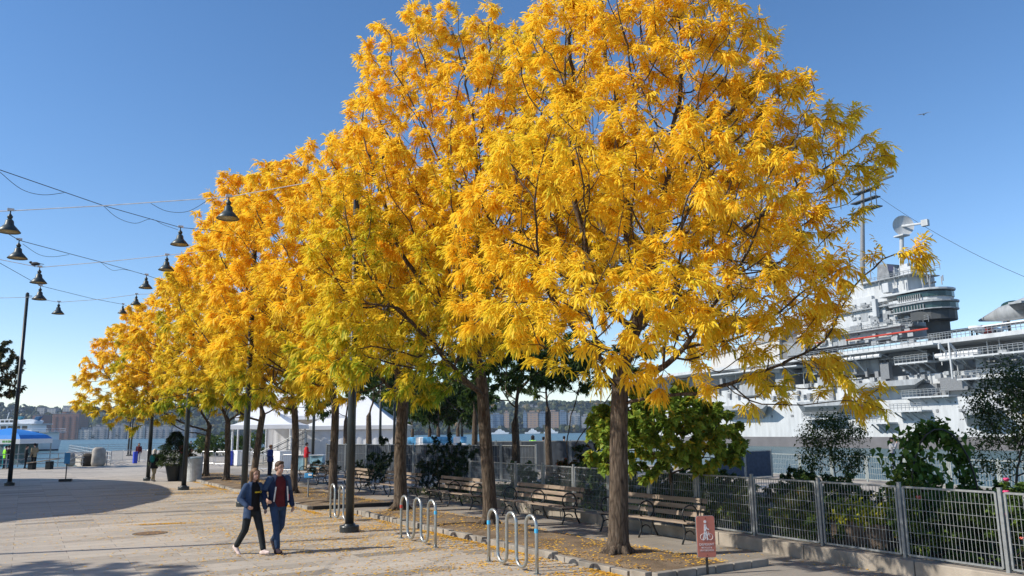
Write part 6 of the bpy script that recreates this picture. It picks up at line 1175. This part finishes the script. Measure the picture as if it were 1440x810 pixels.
gs = [(7.0, 13.3, .8, 1.35, 'rose bush with pink blooms at the right picture edge behind the fence', .4), (8.6, 13.4, .8, 1.2, 'leafy garden bush behind the fence, second panel from the right edge', .5), (8.2, 14.6, .8, 1.0, 'taller garden bush deep behind the right-hand fence panels', .35), (10.2, 14.6, .75, .85, 'garden bush behind the yellow-green planter box', .35), (11.2, 13.3, .7, 1.0, 'upright bright green plant behind the fence, left of the planter box', .68), (12.0, 14.8, .8, 1.25, 'dark garden bush behind the fence below the slender shrub', .3), (12.9, 13.5, .75, 1.0, 'bright leafy bush behind the fence, right of the cyclist sign', .62), (14.2, 13.9, .8, 1.2, 'garden bush behind the fence, above the cyclist sign', .5), (15.6, 13.7, .8, 1.1, 'dark bush behind the fence, behind the nearest bench end', .35), (17.2, 14.0, .85, 1.0, 'dark bush behind the fence, right of the nearest trunk base view', .3), (19.4, 14.2, .85, 1.1, 'dark bush behind the fence between the two nearest benches', .3), (21.8, 14.3, .8, .9, 'low dark bush behind the fence and second bench', .3), (9.4, 16, .9, .75, 'broad bush in the middle of the garden behind the planter box', .32), (6.0, 14.8, .9, 1.5, 'tall dark bush at the right edge of the garden', .3), (13.4, 16.2, .9, 1.1, 'round bush in the back of the garden below the big-leaved tree', .35), (16.5, 16.6, .9, 1.1, 'round dark bush at the back of the garden, left', .3), (5.2, 13.2, .8, 1.3, 'garden bush partly cut by the right picture edge, low behind the fence', .45), (7.6, 17.5, 1.1, .9, 'wide dark bush under the dark shrub tree at the right', .28), (11, 17.8, 1.1, .8, 'wide bush at the back of the garden below the vine arch', .33), (14.6, 18.4, 1.1, 1.15, 'wide bush at the back of the garden, before the navy screened panel', .3), (18.8, 17.2, 1.1, 1.2, 'wide dark bush behind the big-leaved tree', .3), (10.4, 13.15, .6, .85, 'low leafy bush right against the fence, left of the planter box', .55), (23.6, 14.6, .9, 1.1, 'dark bush behind the left end of the mesh fence', .3)]
for i, (y, x, r_, h, lab, tm) in enumerate(gs):
    h *= 1.18; broadleaf('garden_shrub', lab, 'shrub', (x, y, .06), blobs((x, y, h*.5+.05), (r_*1.1, r_*1.1, h*.52), 12, (r_*.28, r_*.48), 300+i), 420, 5600, .085, .048, GARD, 'garden_leaf', 300+i, .15, .02, .13, .003, 'shrubs in the garden behind the fence', tmean=tm)
# flower heads
def flowers(name, label, pts, r_, col, cat='flower'):
    m = MB(); g_ = random.Random(len(pts))
    for p_ in pts:
        for k in range(9): a = k*2.4; d = Vector((math.cos(a)*.6, math.sin(a)*.6, g_.uniform(-.3, .8))).normalized(); m.ell(Vector(p_)+d*r_*.55, (r_*.5, r_*.5, r_*.34), 7, 5)
    return tag(m.build(name, col, None, smooth=True), label, cat)
PK = mat('pink_petal', (.62, .06, .17), .6, 0, .2, 20); CR = mat('coral_petal', (.62, .14, .10), .6, 0, .2, 20); YG = [(0, (.06, .12, .01)), (.5, (.22, .28, .015)), (1, (.55, .48, .03))]
for px, py, r_, c_, lab in ((1415, 675, .05, PK, 'pink rose bloom above the fence at the right edge'), (1415, 693, .055, PK, 'pink rose bloom just below the fence top rail at the right'), (1411, 725, .05, PK, 'lower pink rose bloom behind the fence at the right'), (1292, 700, .05, CR, 'coral red bloom behind the fence top rail, left of the pink roses'), (1438, 758, .045, CR, 'orange-red bloom low at the right picture edge'), (1408, 708, .03, PK, 'small pink bud between two pink rose blooms'), (1260, 756, .03, mat('yellow_petal', (.7, .42, .02), .6), 'small yellow bloom low behind the fence post')):
    p_ = XP(px, py, 13.0); flowers('flower', lab, [p_], r_, c_)
t = thing('planter_box', 'wooden planter box of yellow-green plants behind the fence', 'planter', (13.45, 9.75, .06)); MB().box((0, 0, .3), (.55, 1.15, .5)).build('box', mat('dark_planter_wood', (.10, .075, .055), .8, 0, .4, 6, .4, .3, (1, .2, 1)), t, bevel=.01)
g = np.random.default_rng(8); n = 1500; b = np.stack([g.normal(0, .16, n), g.uniform(-.62, .62, n), .55+np.abs(g.normal(0, .15, n))], 1); V, F, q = simple_leaves(b, unit(g.normal(size=(n, 3))+np.array([0, 0, .6])), g.uniform(.07, .13, n), g.uniform(.05, .09, n), .4); arr_mesh('foliage', V, F, leafmat('yellow_green_leaf', YG, .35), t, np.repeat(np.clip(g.normal(.6, .2, n), 0, 1), q))
g = np.random.default_rng(15); n = 16000; x = g.uniform(12.7, 18.5, n); y = g.uniform(0, 30, n); b = np.stack([x, y, .06+np.abs(g.normal(0, .12, n))], 1); rng = np.random.default_rng(3); V, F, q = simple_leaves(b, unit(g.normal(size=(n, 3))+np.array([0, 0, .8])), g.uniform(.06, .15, n), g.uniform(.03, .06, n), .3)
tag(arr_mesh('ground_cover', V, F, leafmat('garden_leaf', GARD, .3), None, np.repeat(np.clip(.4+.25*clumpnoise(b, 1, 8)+g.normal(0, .12, n), 0, 1), q)), 'low mixed green ground cover filling the garden soil', 'ground cover', kind='stuff')
# ------------------------------------------------------------------ air
m = bpy.data.materials.new('river_haze'); m.use_nodes = True; nt = m.node_tree; nt.nodes.clear(); pv = nt.nodes.new('ShaderNodeVolumePrincipled'); pv.inputs['Color'].default_value = (.62, .78, 1, 1); pv.inputs['Density'].default_value = .00011; pv.inputs['Anisotropy'].default_value = .1
nt.nodes.new('ShaderNodeOutputMaterial'); nt.links.new(pv.outputs[0], nt.nodes['Material Output'].inputs['Volume'])
mb = MB(); mb.box((300, 700, 43), (4600, 3600, 100)); tag(mb.build('haze', m), 'thin blue haze over the river and far shore', 'haze', kind='stuff')
